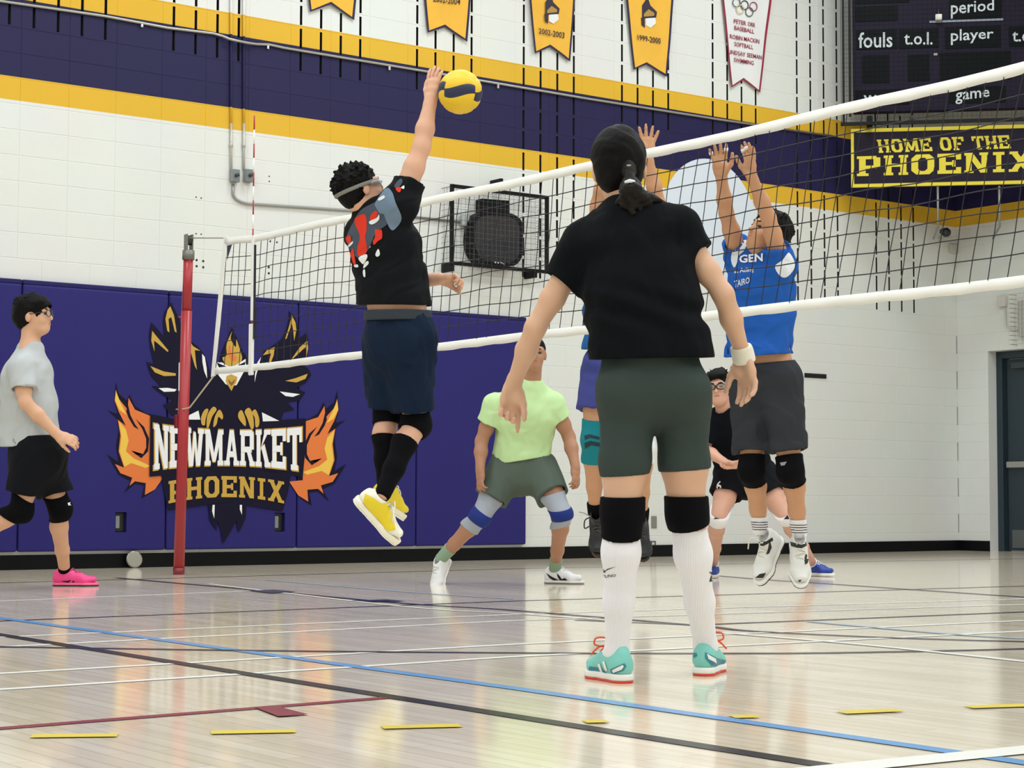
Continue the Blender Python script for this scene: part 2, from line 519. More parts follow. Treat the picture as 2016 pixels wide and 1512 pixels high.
# door: deep reveal, dark teal steel frame and leaf
teal = mat('dark_teal_steel', '#22323a', 0.4)
steel = mat('brushed_steel', '#a9aaa8', 0.35, 0.8)
door = empty('door_1', (DX0, EY + .18, 0)); tag(door, kind='structure')
box('door_frame', (DX0, DX0 + .08, EY + .14, EY + .27, 0, DZ1), teal, door, .004)
box('door_frame', (DX0 + .08, DX1 - .08, EY + .14, EY + .27, DZ1 - .08, DZ1), teal, door, .004)
box('door_frame', (DX1 - .08, DX1, EY + .14, EY + .27, 0, DZ1), teal, door, .004)
for a in (DX0 + .09, -.02 + .0):
    leaf = box('door_leaf', (a + .02, a + .88, EY + .19, EY + .235, .012, DZ1 - .09), mat('door_teal', '#1f2f38', 0.45), door, .004)
    box('push_bar', (a + .04, a + .86, EY + .13, EY + .19, .93, 1.0), steel, leaf, .008)
    box('kick_plate', (a + .07, a + .83, EY + .184, EY + .19, .04, .24), mat('kick_plate_steel', '#6d7274', 0.4, 0.7), leaf)
    box('door_closer', (a + .12, a + .42, EY + .13, EY + .19, DZ1 - .20, DZ1 - .13), mat('closer_grey', '#3a4447', 0.4, .4), leaf, .006)

# baseboards (black rubber cove base)
black_base = mat('black_rubber_base', '#08090c', 0.45, spec=.15)
bb = box('baseboard_left', (WX - .002, WX + .014, RY0, EY, 0, .115), black_base, None, .004); tag(bb, kind='structure')
bb = box('baseboard_back', (WX, DX0 - .0, EY - .014, EY + .002, 0, .115), black_base, None, .004); tag(bb, kind='structure')

# ---- floor lines (thin paint films)
LC = {'black': mat('line_black', '#0e1216', .25, spec=.3), 'purple': mat('line_purple', '#1f1a36', .25, spec=.3), 'white': mat('line_white', '#e6e5e0', .3),
      'blue': mat('line_blue', '#5f95cc', .25, spec=.3), 'red': mat('line_red', '#7e1730', .25, spec=.3), 'yellow': mat('line_yellow', '#cfb83e', .4, spec=.3), 'paleblue': mat('line_pale_blue', '#9fb2c4', .3),
      'navy': mat('line_navy', '#1d1a4a', .3)}
lz = [0.0006]
def fl(px_pts, width, color, smooth=False):
    lz[0] += 0.00012
    P = [on_floor(*q) for q in px_pts]
    if smooth: P = [np.array(q) for q in catmull(P, 10, False)]
    V, Fc = [], []
    for i, p in enumerate(P):
        t = P[min(i + 1, len(P) - 1)] - P[max(i - 1, 0)]; t /= np.linalg.norm(t)
        n = np.array([-t[1], t[0], 0])
        V += [p + n * width / 2 + [0, 0, lz[0]], p - n * width / 2 + [0, 0, lz[0]]]
    for i in range(len(P) - 1): Fc.append((2 * i, 2 * i + 1, 2 * i + 3, 2 * i + 2))
    # face up
    a, b, c = [np.array(V[k]) for k in Fc[0][:3]]
    if np.cross(b - a, c - a)[2] < 0: Fc = [f[::-1] for f in Fc]
    return mk('court_line', V, Fc, LC[color], floor)
fl([(-300, 1156), (1008, 1120), (1500, 1109), (2300, 1095)], .05, 'purple')
fl([(-300, 1196), (0, 1183.5), (480, 1164)], .045, 'white')
fl([(-300, 1235), (0, 1223), (1008, 1183.5), (2016, 1154), (2300, 1146)], .05, 'purple')
fl([(-300, 1269), (40, 1253), (1008, 1210), (2016, 1179), (2300, 1171)], .045, 'white')
fl([(-300, 1290), (0, 1274), (1008, 1222), (2016, 1190), (2300, 1182)], .045, 'white')
fl([(1133, 1221), (1363, 1231), (2016, 1205), (2300, 1194)], .05, 'purple')
fl([(-300, 1345), (0, 1326.5), (1008, 1269), (2016, 1222), (2300, 1209)], .045, 'white')
fl([(-300, 1378), (0, 1358), (1008, 1293.5), (2016, 1243), (2300, 1229)], .045, 'white')
fl([(-300, 1459), (0, 1435), (765, 1374)], .05, 'red')
fl([(-300, 1198.5), (0, 1250), (1650, 1512), (1990, 1566)], .062, 'black')
fl([(-300, 1176), (0, 1217), (1008, 1355), (1880, 1482), (2300, 1545)], .058, 'blue')
fl([(-200, 1271), (0, 1274), (500, 1281.5), (1008, 1286), (1500, 1287), (1750, 1284), (2016, 1278), (2300, 1269)], .05, 'purple', True)
fl([(230, 1138), (525, 1164), (790, 1188), (1008, 1202), (1363, 1231), (1480, 1243), (1750, 1256), (2016, 1264), (2300, 1271)], .05, 'purple', True)
fl([(410, 1150), (790, 1194), (1008, 1208), (1190, 1221)], .04, 'white', True)
fl([(1360, 1243), (1440, 1248), (1700, 1270), (2016, 1303), (2300, 1334)], .045, 'white', True)
fl([(1380, 1131), (1500, 1141), (1633, 1150), (2016, 1176), (2300, 1192)], .05, 'purple', True)
fl([(525, 1142), (800, 1166), (1010, 1180)], .04, 'paleblue', True)
fl([(1590, 1224), (1860, 1248), (2016, 1258)], .05, 'paleblue', True)
fl([(1500, 1530), (1670, 1512.5), (2016, 1478), (2300, 1449)], .10, 'white')
for a, b in (((62, 1451), (232, 1449)), ((415, 1444), (582, 1441)), ((752, 1434), (906, 1430)), ((1150, 1422.5), (1195, 1421.5)), ((1440, 1413), (1490, 1412)), ((1655, 1405), (1770, 1400)), ((1905, 1394), (2040, 1390))):
    fl([a, b], .065, 'yellow')
def fpoly(name, pts, color):
    lz[0] += .0002
    P = [on_floor(*q) + [0, 0, lz[0]] for q in pts]
    mk(name, P, [tuple(range(len(P)))], LC[color], floor)
fpoly('court_mark', [(500, 1394.5), (548, 1413), (607, 1409), (540, 1391.5)], 'red')
fpoly('court_mark', [(488, 1164), (535, 1169), (583, 1166), (540, 1162)], 'navy')
fpoly('court_mark', [(690, 1183.5), (760, 1181.5), (800, 1185), (735, 1186)], 'purple')
# ================================================================== wall pads
pad_vinyl = mat('purple_vinyl', '#282468', 0.45, bump=0.05, bscale=25, spec=.2)
PADT = 0.055
seams = [-3.15, -1.92, -0.685, 0.576, 1.807, 3.035, 4.275]
pad_labels = [None, None,
    'purple vinyl wall pad behind the man in the grey shirt',
    'purple vinyl wall pad under the left half of the bird emblem',
    'purple vinyl wall pad under the right half of the bird emblem',
    'plain purple vinyl wall pad at the end beside the white wall']
pads = []
HOLES = [(238, 1028), (551, 1028)]
for i in range(len(seams) - 1):
    if i == 0: continue
    y0, y1 = seams[i] + .004, seams[i + 1] - .004
    z0, z1 = .14, 2.235
    holes = []
    for hx, hy in HOLES:
        h = on_wall(hx, hy, PADT)
        if y0 < h[1] < y1: holes.append((h[1] - .05, h[1] + .05, h[2] - .08, h[2] + .08))
    root = empty('wall_pad', (WX, (y0 + y1) / 2, z0), pad_labels[i] or 'purple vinyl wall pad at the far left edge', 'wall pad', 'purple wall pads')
    V, Fc = box_vf(WX + .001, WX + PADT, y0, y1, z0, z1)
    me = bpy.data.meshes.new('cushion'); me.from_pydata([tuple(np.array(v) - wloc(root)) for v in V], [], Fc); me.update()
    bevel_mesh(me, .018, 3)
    if holes:
        a, b, c, d = holes[0]
        tmp = bpy.data.objects.new('tmp', me); COL.objects.link(tmp); tmp.location = root.location
        cv, cf = box_vf(WX + .012, WX + .2, a, b, c, d)
        cutter = mk('cut', cv, cf, None)
        md = tmp.modifiers.new('b', 'BOOLEAN'); md.object = cutter; md.operation = 'DIFFERENCE'; md.solver = 'EXACT'
        dg = bpy.context.evaluated_depsgraph_get(); dg.update()
        me2 = bpy.data.meshes.new_from_object(tmp.evaluated_get(dg))
        bpy.data.objects.remove(tmp); bpy.data.objects.remove(cutter)
        me = me2; me.materials.clear()
    cu = link_mesh('cushion', me, pad_vinyl, root)
    cu.data.polygons.foreach_set('use_smooth', [False] * len(cu.data.polygons))
    # top welt flap
    box('top_flap', (WX + .001, WX + PADT - .006, y0, y1, z1 - .002, z1 + .035), mat('purple_vinyl_dark', '#211d56', .45, spec=.2), root, .008)
    if holes:
        a, b, c, d = holes[0]
        box('outlet_box', (WX + .013, WX + .02, a + .004, b - .004, c + .004, d - .004), mat('outlet_black', '#101014', .4), root, .002)
        box('outlet', (WX + .02, WX + .032, a + .015, a + .05, c + .03, d - .03), mat('outlet_grey', '#8b8d8f', .35, .5), root, .003)
    pads.append(root)

# ================================================================== phoenix emblem printed across the pads
emb = empty('wall_emblem', on_wall(445, 1070, PADT + .001), 'printed bird crest with flames and NEWMARKET PHOENIX lettering on the purple pads', 'emblem')
def cc(q): return (q[0] / 2.8 + 180, q[1] / 2.8 + 560)
E_dark = mat('print_dark', '#120f26', .5, spec=.15); E_gold = mat('print_gold', '#c29a3c', .4); E_white = mat('print_white', '#e8e8ea', .4)
E_or = mat('print_orange', '#dc7434', .4); E_yel = mat('print_yellow', '#e8bd48', .4)
lay = [PADT + .0012]
def EP(name, polys, m, smooth=False, up=True):
    if up: lay[0] += .0006
    if smooth: polys = [catmull(q, 4) for q in polys]
    for q in polys: print_wall(name, [q], m, emb, lay[0], cc)
flame_out = [(135,535),(150,600),(195,640),(210,605),(240,670),(300,710),(345,722),(345,1055),(405,1055),(370,1110),(330,1150),(275,1180),(290,1110),(240,1100),(180,1150),(215,1085),(150,1050),(85,935),(150,980),(135,900),(150,800),(140,740),(90,695),(145,715),(125,640)]
flame_or = [(135,580),(150,630),(200,690),(205,625),(240,690),(325,725),(325,1045),(400,1058),(350,1130),(295,1160),(300,1095),(240,1085),(210,1110),(225,1065),(160,1040),(130,990),(180,1010),(150,920),(160,830),(145,745),(190,780),(150,700),(128,640)]
flame_y1 = [(135,588),(160,650),(195,720),(155,692),(130,640)]
flame_y2 = [(150,752),(190,800),(205,860),(190,920),(235,960),(325,1000),(300,1012),(220,985),(182,1005),(155,920),(165,840)]
flame_dk = [(245,742),(290,785),(318,850),(312,920),(275,958),(218,915),(250,940),(285,935),(302,900),(302,850),(280,795)]
flame_dk2 = [(200,655),(215,720),(240,770),(262,800),(235,785),(205,735),(192,700)]
def mir(pl): return [(1490 - x, y + .041 * (1490 - 2 * x)) for x, y in pl][::-1]
for f in (lambda q: q, mir):
    EP('flame_outline', [f(flame_out)], E_dark); EP('flame', [f(flame_or)], E_or); EP('flame_tip', [f(flame_y1), f(flame_y2)], E_yel); EP('flame_swirl', [f(flame_dk), f(flame_dk2)], E_dark)
EP('bird', [[(440,95),(455,130),(485,190),(500,260),(545,310),(590,345),(625,390),(645,450),(660,500),(700,470),(715,380),(745,310),(775,235),(800,290),(830,360),(855,400),(885,430),(905,470),(930,420),(955,365),(1010,330),(1050,300),(1075,250),(1090,190),(1088,145),(1125,185),(1140,250),(1140,300),(1190,265),(1198,330),(1192,400),(1165,440),(1200,470),(1212,500),(1180,545),(1130,570),(1180,595),(1150,640),(1080,650),(1120,690),(1060,705),(1040,760),(930,790),(780,800),(600,780),(520,740),(440,720),(395,665),(450,640),(400,612),(330,560),(385,562),(330,505),(303,425),(345,440),(325,350),(318,280),(330,208),(360,240),(402,290),(395,200),(405,150)]], E_dark)
EP('gold_feather', [[(435,120),(455,170),(470,265),(460,260),(440,180),(425,190),(430,265),(418,255),(408,190),(420,140)], [(335,255),(350,275),(425,365),(420,372),(360,320),(345,310),(348,370),(330,310)], [(325,450),(400,480),(465,490),(465,503),(400,505),(350,485)], [(540,310),(560,340),(600,365),(570,362),(575,420),(582,470),(570,450),(550,380),(538,350)]], E_gold)
EP('gold_feather', [[(1105,170),(1125,210),(1130,250),(1118,310),(1112,250),(1105,215),(1075,300),(1068,300),(1090,230)], [(1190,310),(1195,350),(1185,400),(1180,345),(1110,410),(1105,408),(1150,345)], [(1010,345),(1005,390),(985,440),(975,440),(990,380),(945,390),(970,360)], [(1192,492),(1180,520),(1130,540),(1068,532),(1130,515)]], E_gold, up=False)
EP('white_feather', [[(370,572),(420,570),(470,578),(460,590),(400,592)], [(610,382),(625,400),(635,460),(638,518),(622,480),(612,430)], [(1038,590),(1090,597),(1150,605),(1110,620),(1070,615)], [(935,400),(925,440),(908,500),(900,540),(902,490),(915,430)]], E_white, up=False)
EP('crest', [[(775,260),(768,300),(795,345),(800,305),(825,380),(830,410),(815,445),(780,455),(745,445),(722,405),(745,390),(745,330)]], E_gold, True)
EP('crest_flame', [[(762,330),(775,380),(800,400),(790,425),(765,410),(752,375)]], E_or, True)
EP('head', [[(690,430),(720,430),(770,460),(820,430),(850,410),(852,460),(830,500),(800,555),(770,560),(740,550),(700,500),(685,460)]], E_white)
EP('brow', [[(690,430),(762,460),(755,475),(720,475),(700,452)], [(850,425),(780,460),(787,475),(822,472),(845,447)]], E_dark)
EP('beak', [[(745,505),(770,495),(805,510),(800,540),(785,560),(772,588),(758,565),(740,535)]], E_gold)
EP('beak_line', [[(752,520),(771,540),(795,520),(785,545),(771,560),(760,545)]], mat('print_brown', '#7d5a22', .4))
EP('banner', [[(325,715),(480,745),(740,775),(1000,750),(1182,738),(1182,880),(1165,1065),(1000,1030),(745,1015),(480,1045),(320,1060)]], E_dark)
EP('banner', [[(385,1050),(740,1005),(1100,1045),(1085,1140),(1055,1250),(740,1200),(420,1245)]], E_dark)
EP('white_feather', [[(590,695),(600,745),(530,745),(540,720)], [(940,705),(1035,752),(945,755)]], E_white)
for q in ([(625,690),(645,690),(630,740),(625,775),(608,770),(605,730)], [(670,675),(690,690),(665,730),(645,790),(635,780),(640,720)], [(705,690),(725,720),(720,745),(700,730),(690,770),(672,785),(680,730)],
          [(830,695),(850,745),(850,780),(835,770),(810,735),(812,705)], [(870,680),(890,720),(895,785),(880,795),(860,740),(845,700)], [(905,690),(925,740),(922,780),(905,785),(900,735),(885,705)]):
    EP('claw', [q], E_gold, True, up=False)
EP('tail', [[(645,1215),(745,1200),(855,1215),(850,1290),(812,1370),(800,1300),(775,1350),(725,1430),(715,1350),(690,1300),(692,1360),(655,1300)]], E_dark)
EP('white_feather', [[(668,1215),(680,1215),(677,1290),(665,1250)], [(818,1215),(830,1215),(830,1270),(818,1240)]], E_white)
def word(s, x0, x1, top, bot, m, parent, to3d, name='letter', gap=.04, shear=0.0, widths=None):
    """slab lettering, top/bot: functions of u giving y"""
    ws = [(.62 if ch == 'I' else 1.25 if ch in 'MW' else .45 if ch == ' ' else 1.0) for ch in s]
    tot = sum(ws) + gap * (len(s) - 1); x = 0
    out = []
    for ch, w in zip(s, ws):
        if ch != ' ':
            V, Fc = [], []
            for pi, poly in enumerate(GLY[ch]):
                n = len(V)
                for gx, gy in poly:
                    u = (x + gx * w) / tot
                    X = x0 + (x1 - x0) * u; yt, yb = top(u), bot(u)
                    V.append(CAM + (to3d(X + shear * (gy - .5) * (yb - yt), yb + (yt - yb) * gy) - CAM) * (1 - .00002 * pi))
                Fc.append(tuple(range(n, n + len(poly))))
            out.append(mk(name, V, Fc, m, parent))
        x += w + gap
    return out
def para(a, b, c):      # parabola through u=0,.5,1
    return lambda u: a * (2 * (u - .5) * (u - 1)) + b * (-4 * u * (u - 1)) + c * (2 * u * (u - .5))
lay[0] += .0008
e1 = lay[0]
word('NEWMARKET', 338, 1166, para(760, 797, 780), para(1030, 1003, 1038), E_gold, emb, lambda x, y: on_wall(*cc((x, y)), e1), gap=.02, name='letter_edge')
lay[0] += .0008
e2 = lay[0]
word('NEWMARKET', 345, 1160, para(768, 804, 787), para(1022, 996, 1030), E_white, emb, lambda x, y: on_wall(*cc((x, y)), e2), gap=.05)
word('PHOENIX', 425, 1062, para(1085, 1056, 1088), para(1208, 1172, 1208), E_gold, emb, lambda x, y: on_wall(*cc((x, y)), e2), gap=.10)

# ================================================================== hanging banners
ban_y = mat('banner_gold_cloth', '#e3ad3a', .8, bump=.4, bscale=9, var=.08, vscale=8)
ban_p = mat('banner_purple_trim', '#241c40', .8)
ban_w = mat('banner_white_cloth', '#dcdcdc', .8, bump=.3, bscale=9)
ban_r = mat('banner_red_trim', '#8c2038', .8)
def banner(outline, inset, mt, mi, label, texts, extra=None):
    """outline px: tl, tr, br, notch, bl.  cloth with a border, hanging a little off the wall"""
    c = on_wall(*outline[3], .02)
    root = empty('hanging_banner', c, label, 'banner', 'banners high on the side wall')
    def cloth(name, pts, m, off, th):
        # gridded cloth in photo pixels with gentle waves
        V, Fc = [], []
        P = [on_wall(x, y, off) for x, y in pts]
        n = len(P)
        V = P + [p - np.array([th, 0, 0]) for p in P]
        Fc = [tuple(range(n))] + [tuple(range(2 * n - 1, n - 1, -1))] + [(k, k + n, (k + 1) % n + n, (k + 1) % n) for k in range(n)]
        o = mk(name, V, Fc, m, root)
        bm = bmesh.new(); bm.from_mesh(o.data); bmesh.ops.triangulate(bm, faces=bm.faces[:])
        for _ in range(4):
            es = [e for e in bm.edges if e.calc_length() > .12]
            if not es: break
            bmesh.ops.subdivide_edges(bm, edges=es, cuts=1)
            bmesh.ops.triangulate(bm, faces=bm.faces[:])
        w = wloc(root)
        for v in bm.verts:
            y, z = v.co.y + w[1], v.co.z + w[2]
            v.co.x += .004 * math.sin(y * 17 + z * 2) + .0025 * math.sin(z * 9 + y * 5)
        bmesh.ops.recalc_face_normals(bm, faces=bm.faces[:])
        bm.to_mesh(o.data); bm.free()
        o.data.polygons.foreach_set('use_smooth', [False] * len(o.data.polygons))
        return o
    cloth('trim', outline, mt, .030, .004)
    cloth('cloth', inset, mi, .0335, .003)
    wt = []
    for s, q, m, b in texts:
        ws = s.split(' '); tot = sum(len(x) for x in ws) + .6 * (len(ws) - 1); u = 0
        tl_, tr_, br2, bl_ = [np.array(z, float) for z in q]
        for x in ws:
            u0, u1 = u / tot, (u + len(x)) / tot; u += len(x) + .6
            wt.append((x, [tl_ + (tr_ - tl_) * u0, tl_ + (tr_ - tl_) * u1, bl_ + (br2 - bl_) * u1, bl_ + (br2 - bl_) * u0], m, b))
    for s, q, m, b in wt:
        fn = quad_fn(*q, lambda x, y: on_wall(x, y, .0425))
        v, f = fit_text(s, fn, b)
        mk('lettering', v, f, m, root)
    if extra: extra(root)
    return root
bt = mat('banner_print_dark', '#2a1f30', .7)
brd = mat('banner_print_red', '#95283e', .7)
banner([(600, -80), (708, -80), (698, 39), (652, 8), (611, 23)], [(604, -80), (704, -80), (694, 33), (652, 3.5), (614, 19)], ban_p, ban_y, 'gold pennant banner cut off by the top edge, leftmost in the row', [])
banner([(829, -80), (932, -80), (920, 82), (877, 53), (842, 64)], [(833, -80), (928, -80), (916, 76), (877, 48), (845, 60)], ban_p, ban_y, 'gold pennant banner ending in 2004 above the flying ball', [('2002-2004', [(852, -9), (907, -3), (906, 10), (853, 3)], bt, .01)])
def crest(px, py, s):
    def f(root):
        def cv(pts): return [(px + x * s, py + y * s) for x, y in pts]
        k = 'crest_mark'
        print_wall(k, [cv([(-14, -22), (-2, -40), (4, -22), (18, -8), (16, 4), (-14, 6)])], bt, root, .0425)
        print_wall(k, [cv([(-10, -4), (0, -14), (12, -6), (12, 0), (-10, 2)])], mat('banner_print_gold', '#a9833a', .7), root, .0432)
        print_wall(k, [cv([(-6, 6), (14, 2), (16, 16), (4, 26), (-6, 20)])], mat('banner_print_white', '#dedede', .7), root, .0425)
        print_wall(k, [cv([(-16, 4), (-8, 6), (-8, 26), (-15, 20)])], bt, root, .0432)
    return f
banner([(1035, -80), (1139, -80), (1123, 121), (1084, 92), (1053, 105)], [(1039, -80), (1135, -80), (1120, 115), (1084, 87.5), (1055.5, 101)], ban_p, ban_y, 'gold pennant banner with a small crest above 2002-2003', [('2002-2003', [(1061, 55), (1112, 64), (1111, 76), (1061, 66)], bt, .01)], crest(1086, 24, .88))
banner([(1225, -80), (1332, -80), (1314, 151), (1273, 127), (1248, 137)], [(1229, -80), (1327, -80), (1311, 145), (1273, 122.5), (1251, 133)], ban_p, ban_y, 'gold pennant banner with a small crest above a date ending 2000', [('1999-2000', [(1255, 68), (1301, 75), (1301, 87), (1256, 79)], bt, .01)], crest(1277, 31, .92))
def rings(root):
    cols = ['#3c4a60', '#2a2a30', '#8a3a4a', '#c9b27a', '#4a5a58']
    pos = [(1450, 5, 8), (1466, 10, 8), (1483.5, 13, 8), (1457.5, 18, 8), (1475.5, 23.5, 8)]
    for k, ((x, y, r), cl) in enumerate(zip(pos, cols)):
        ro = [(x + r * math.cos(a), y + 1.2 * r * math.sin(a)) for a in np.linspace(0, 2 * math.pi, 25)[:-1]]
        ri = [(x + r * .80 * math.cos(a), y + 1.2 * r * .80 * math.sin(a)) for a in np.linspace(0, 2 * math.pi, 25)[:-1]]
        print_wall('ring_mark', [[ro[i], ro[(i + 1) % 24], ri[(i + 1) % 24], ri[i]] for i in range(24)], mat('ring_' + 'abcde'[k], cl, .7), root, .0425 + .0004 * k)
L6 = [('PETER ORR', (1445, 37), (1487, 45.5), 8.5), ('BASEBALL', (1446, 50), (1485, 58), 8.5), ('ROBIN MACKIN', (1437, 67), (1495, 77.5), 8.5), ('SOFTBALL', (1446, 82), (1483, 89), 8.5), ('LINDSAY SEEMAN', (1434, 97), (1500, 109), 8.5), ('SWIMMING', (1445, 113), (1484, 120), 8.5)]
banner([(1415, -80), (1528, -80), (1497, 182), (1465, 157), (1440, 172)], [(1418, -80), (1523, -80), (1494, 177), (1465, 153), (1442, 168)], ban_r, ban_w, 'white pennant banner with red edging, rings and red lettering', [(s, [a, b, (b[0], b[1] + h), (a[0], a[1] + h)], brd, .015) for s, a, b, h in L6], rings)

# ================================================================== conduits and boxes on the long wall
galv = mat('galvanised_conduit', '#a8a59c', .35, .6)
cond_w = mat('white_conduit', '#d8d6cf', .5)
run = [on_wall(x, y, .015) for x, y in ((-400, -66), (0, 2), (207, 32), (330, 55), (420, 66))]
run += [on_wall(x, y, o) for x, y, o in ((438, 71, .02), (452, 77, .05), (470, 81, .05), (490, 85, .05), (505, 87, .02), (530, 88, .015))]
run += [on_wall(x, y, .015) for x, y in ((560, 94.5), (900, 151), (1160, 195), (1420, 236), (1640, 268))]
cd = tube('conduit_run', run, .012, galv, None, 8)
tag(cd, 'long grey conduit following the upper edge of the purple stripe', 'conduit')
for i, (x, y) in enumerate(((279, 47), (527, 90), (766, 132), (980, 168))):
    p = on_wall(x, y, .012)
    box('clip', (p[0] - .005, p[0] + .012, p[1] - .01, p[1] + .01, p[2] - .03, p[2] + .01), mat('clip_steel', '#c8c8c4', .3, .7), cd, .003)
for x, y1, lab in ((455, 334, 'left of two vertical conduits dropping to a switch box'), (480, 334, 'right of two vertical conduits dropping to a key box')):
    cv = empty('vertical_conduit', on_wall(x, y1, .02), lab, 'conduit', 'conduits above the switch boxes')
    tube('lower_pipe', [on_wall(x, y1, .014), on_wall(x, 243, .014)], .011, mat('bare_conduit', '#bdbab2', .4, .3), cv)
    tube('upper_pipe', [on_wall(x, 243, .014), on_wall(x, 190 + (x - 455) * .1, .014), on_wall(x, 85, .014), on_wall(x, -60, .014)], .011, PAINT, cv)
    tube('coupling', [on_wall(x, 290, .014), on_wall(x, 281, .014)], .016, mat('bare_conduit', '#bdbab2', .4, .3), cv)
boxm = mat('grey_box', '#8e9494', .4, .4)
for x, lab, dark in ((459, 'grey electrical switch box on the left of the pair', 0), (486, 'grey key switch box on the right of the pair', 1)):
    p = on_wall(x, 347, 0)
    r = empty('switch_box', (p[0], p[1], p[2] - .055), lab, 'electrical box', 'switch boxes')
    box('housing', (WX, WX + .055, p[1] - .038, p[1] + .038, p[2] - .055, p[2] + .055), boxm, r, .006)
    box('cover', (WX + .055, WX + .06, p[1] - .034, p[1] + .034, p[2] - .05, p[2] + .05), mat('box_cover', '#7c8484', .35, .5), r, .002)
    tube('knob', [(WX + .06, p[1] + .0, p[2]), (WX + .085, p[1] + .0, p[2])], .016, mat('knob_dark', '#33363a', .4), r)
pth = [on_wall(459, 362, .014), on_wall(459, 378, .014)] + bez(on_wall(459, 382, .014), on_wall(462, 396, .014), on_wall(488, 401, .014), 8) + [on_wall(700, 415, .014), on_wall(905, 437, .014)]
tag(tube('conduit_run', pth, .012, mat('grey_conduit', '#9a9a96', .35, .5), None), 'grey conduit bending below the switch boxes and running right to the cage', 'conduit')
hole_m = mat('hole_shade_dark', '#2c2b35', .6)  # dark discs on the wall stand in for the shaded insides of screw holes
for x, y, s in ((386, 388, 3), (396, 390, 3), (386, 460, 3), (396, 461, 3), (387, 512, 5), (400, 514, 5), (387, 524, 5), (400, 526, 5), (530, 347, 3), (530, 357, 3), (532, 475, 4), (545, 477, 4), (529, 526, 5), (529, 538, 5)):
    p = on_wall(x, y, 0); r = s / 235 / 2
    tube('anchor_hole', [(WX - .003, p[1], p[2]), (WX + .002, p[1], p[2])], r, hole_m, wall, 8)

# black vent slot, steel wall plate and small outlet on the white wall
p = on_wall(1605, 740); r_ = empty('vent_slot', (WX, p[1], p[2] - .025), 'small black rectangular slot high on the white wall at right', 'vent')
box('frame', (WX - .001, WX + .008, p[1] - .165, p[1] + .165, p[2] - .024, p[2] + .024), mat('vent_black', '#0b0b10', .6), r_, .003)
for k in (-.008, .008): box('louver', (WX + .008, WX + .014, p[1] - .155, p[1] + .155, p[2] + k - .004, p[2] + k + .003), mat('vent_black2', '#15151b', .5), r_)
p = on_wall(1287, 1028); r_ = empty('wall_plate', (WX, p[1], p[2] - .07), 'brushed steel blank wall plate above the baseboard', 'wall plate')
box('plate', (WX, WX + .008, p[1] - .035, p[1] + .035, p[2] - .06, p[2] + .06), mat('plate_steel', '#8d8c88', .35, .6), r_, .003)
for s in (-.04, .04): tube('screw', [(WX + .008, p[1], p[2] + s), (WX + .011, p[1], p[2] + s)], .005, steel, r_)
p = on_wall(1285, 1071); r_ = empty('wall_outlet', (WX, p[1], p[2] - .03), 'small dark outlet just above the black baseboard', 'outlet')
box('plate', (WX, WX + .008, p[1] - .036, p[1] + .036, p[2] - .03, p[2] + .03), mat('outlet_plate', '#55565a', .35, .6), r_, .003)
tube('socket', [(WX + .008, p[1], p[2]), (WX + .012, p[1], p[2])], .02, mat('socket_light', '#b9b9b5', .4), r_)
# round cover plate leaning against the baseboard
p = on_floor(264, 1118)
r_ = empty('floor_plate', p, 'round metal floor cover leaning against the black baseboard behind the post', 'cover plate')
cN = np.array([.97, -.05, .2]); cN /= np.linalg.norm(cN)
cen = p + np.array([0, 0, .068])
tube('disc', [cen - cN * .006, cen + cN * .006], .068, mat('plate_brass', '#77746a', .3, .6), r_, 28, False)
tube('rim', [cen + cN * .006, cen + cN * .009], [.066, .06], mat('plate_rim', '#908c80', .3, .6), r_, 28, False)

# pale painted disc on the wall
c0 = on_wall(1397, 436, .0035); R0 = .645
ang = np.linspace(0, 2 * math.pi, 65)[:-1]
dsc = mk('painted_disc', [c0] and [(c0[0], c0[1] + R0 * math.cos(a), c0[2] + R0 * math.sin(a)) for a in ang], [tuple(range(64))], mat('disc_paint', '#d3dbe6', .5))
tag(dsc, 'large pale painted disc on the wall behind the blockers', 'wall graphic')

# ================================================================== caged loudspeaker
blk = mat('black_steel', '#0a090d', .5, spec=.2)
r_ = empty('loudspeaker_cage', on_wall(985, 530, 0), 'black framed wire cage on the wall around the loudspeaker', 'cage')
CD = .17
tl, tr, br_, bl = [on_wall(x, y, CD) for x, y in ((890, 366), (1078, 389), (1076, 533), (890, 520))]
y0, y1 = (tl[1] + bl[1]) / 2, (tr[1] + br_[1]) / 2
z0, z1 = (bl[2] + br_[2]) / 2, (tl[2] + tr[2]) / 2
fw = .016
for nm, b in (('frame_bar', (WX + CD - .02, WX + CD + .012, y0 - fw, y0 + fw, z0 - fw, z1 + fw)), ('frame_bar', (WX + CD - .02, WX + CD + .012, y1 - fw, y1 + fw, z0 - fw, z1 + fw)),
              ('frame_bar', (WX + CD - .02, WX + CD + .012, y0, y1, z1 - fw, z1 + fw)), ('frame_bar', (WX + CD - .02, WX + CD + .012, y0, y1, z0 - fw, z0 + fw))):
    box(nm, b, blk, r_, .004)
segs = []
def wire(a, b, r=.0016): segs.append(tube_vf([a, b], r, 4))
ny = int((y1 - y0) / .05)
for k in range(1, ny): wire((WX + CD, y0 + k * .05, z0), (WX + CD, y0 + k * .05, z1))
for k in range(1, int((z1 - z0) / .05)): wire((WX + CD, y0, z0 + k * .05), (WX + CD, y1, z0 + k * .05))
for yy in (y0, y1):
    for k in range(int((z1 - z0) / .05) + 1): wire((WX, yy, z0 + k * .05), (WX + CD, yy, z0 + k * .05))
    for k in range(1, 4): wire((WX + k * .045, yy, z0), (WX + k * .045, yy, z1))
for zz in (z0, z1):
    for k in range(ny + 1): wire((WX, y0 + k * .05, zz), (WX + CD, y0 + k * .05, zz))
o = mk('wire_mesh', *merge(segs), mat('cage_wire', '#57575c', .4, .5), r_); o['kind'] = 'stuff'
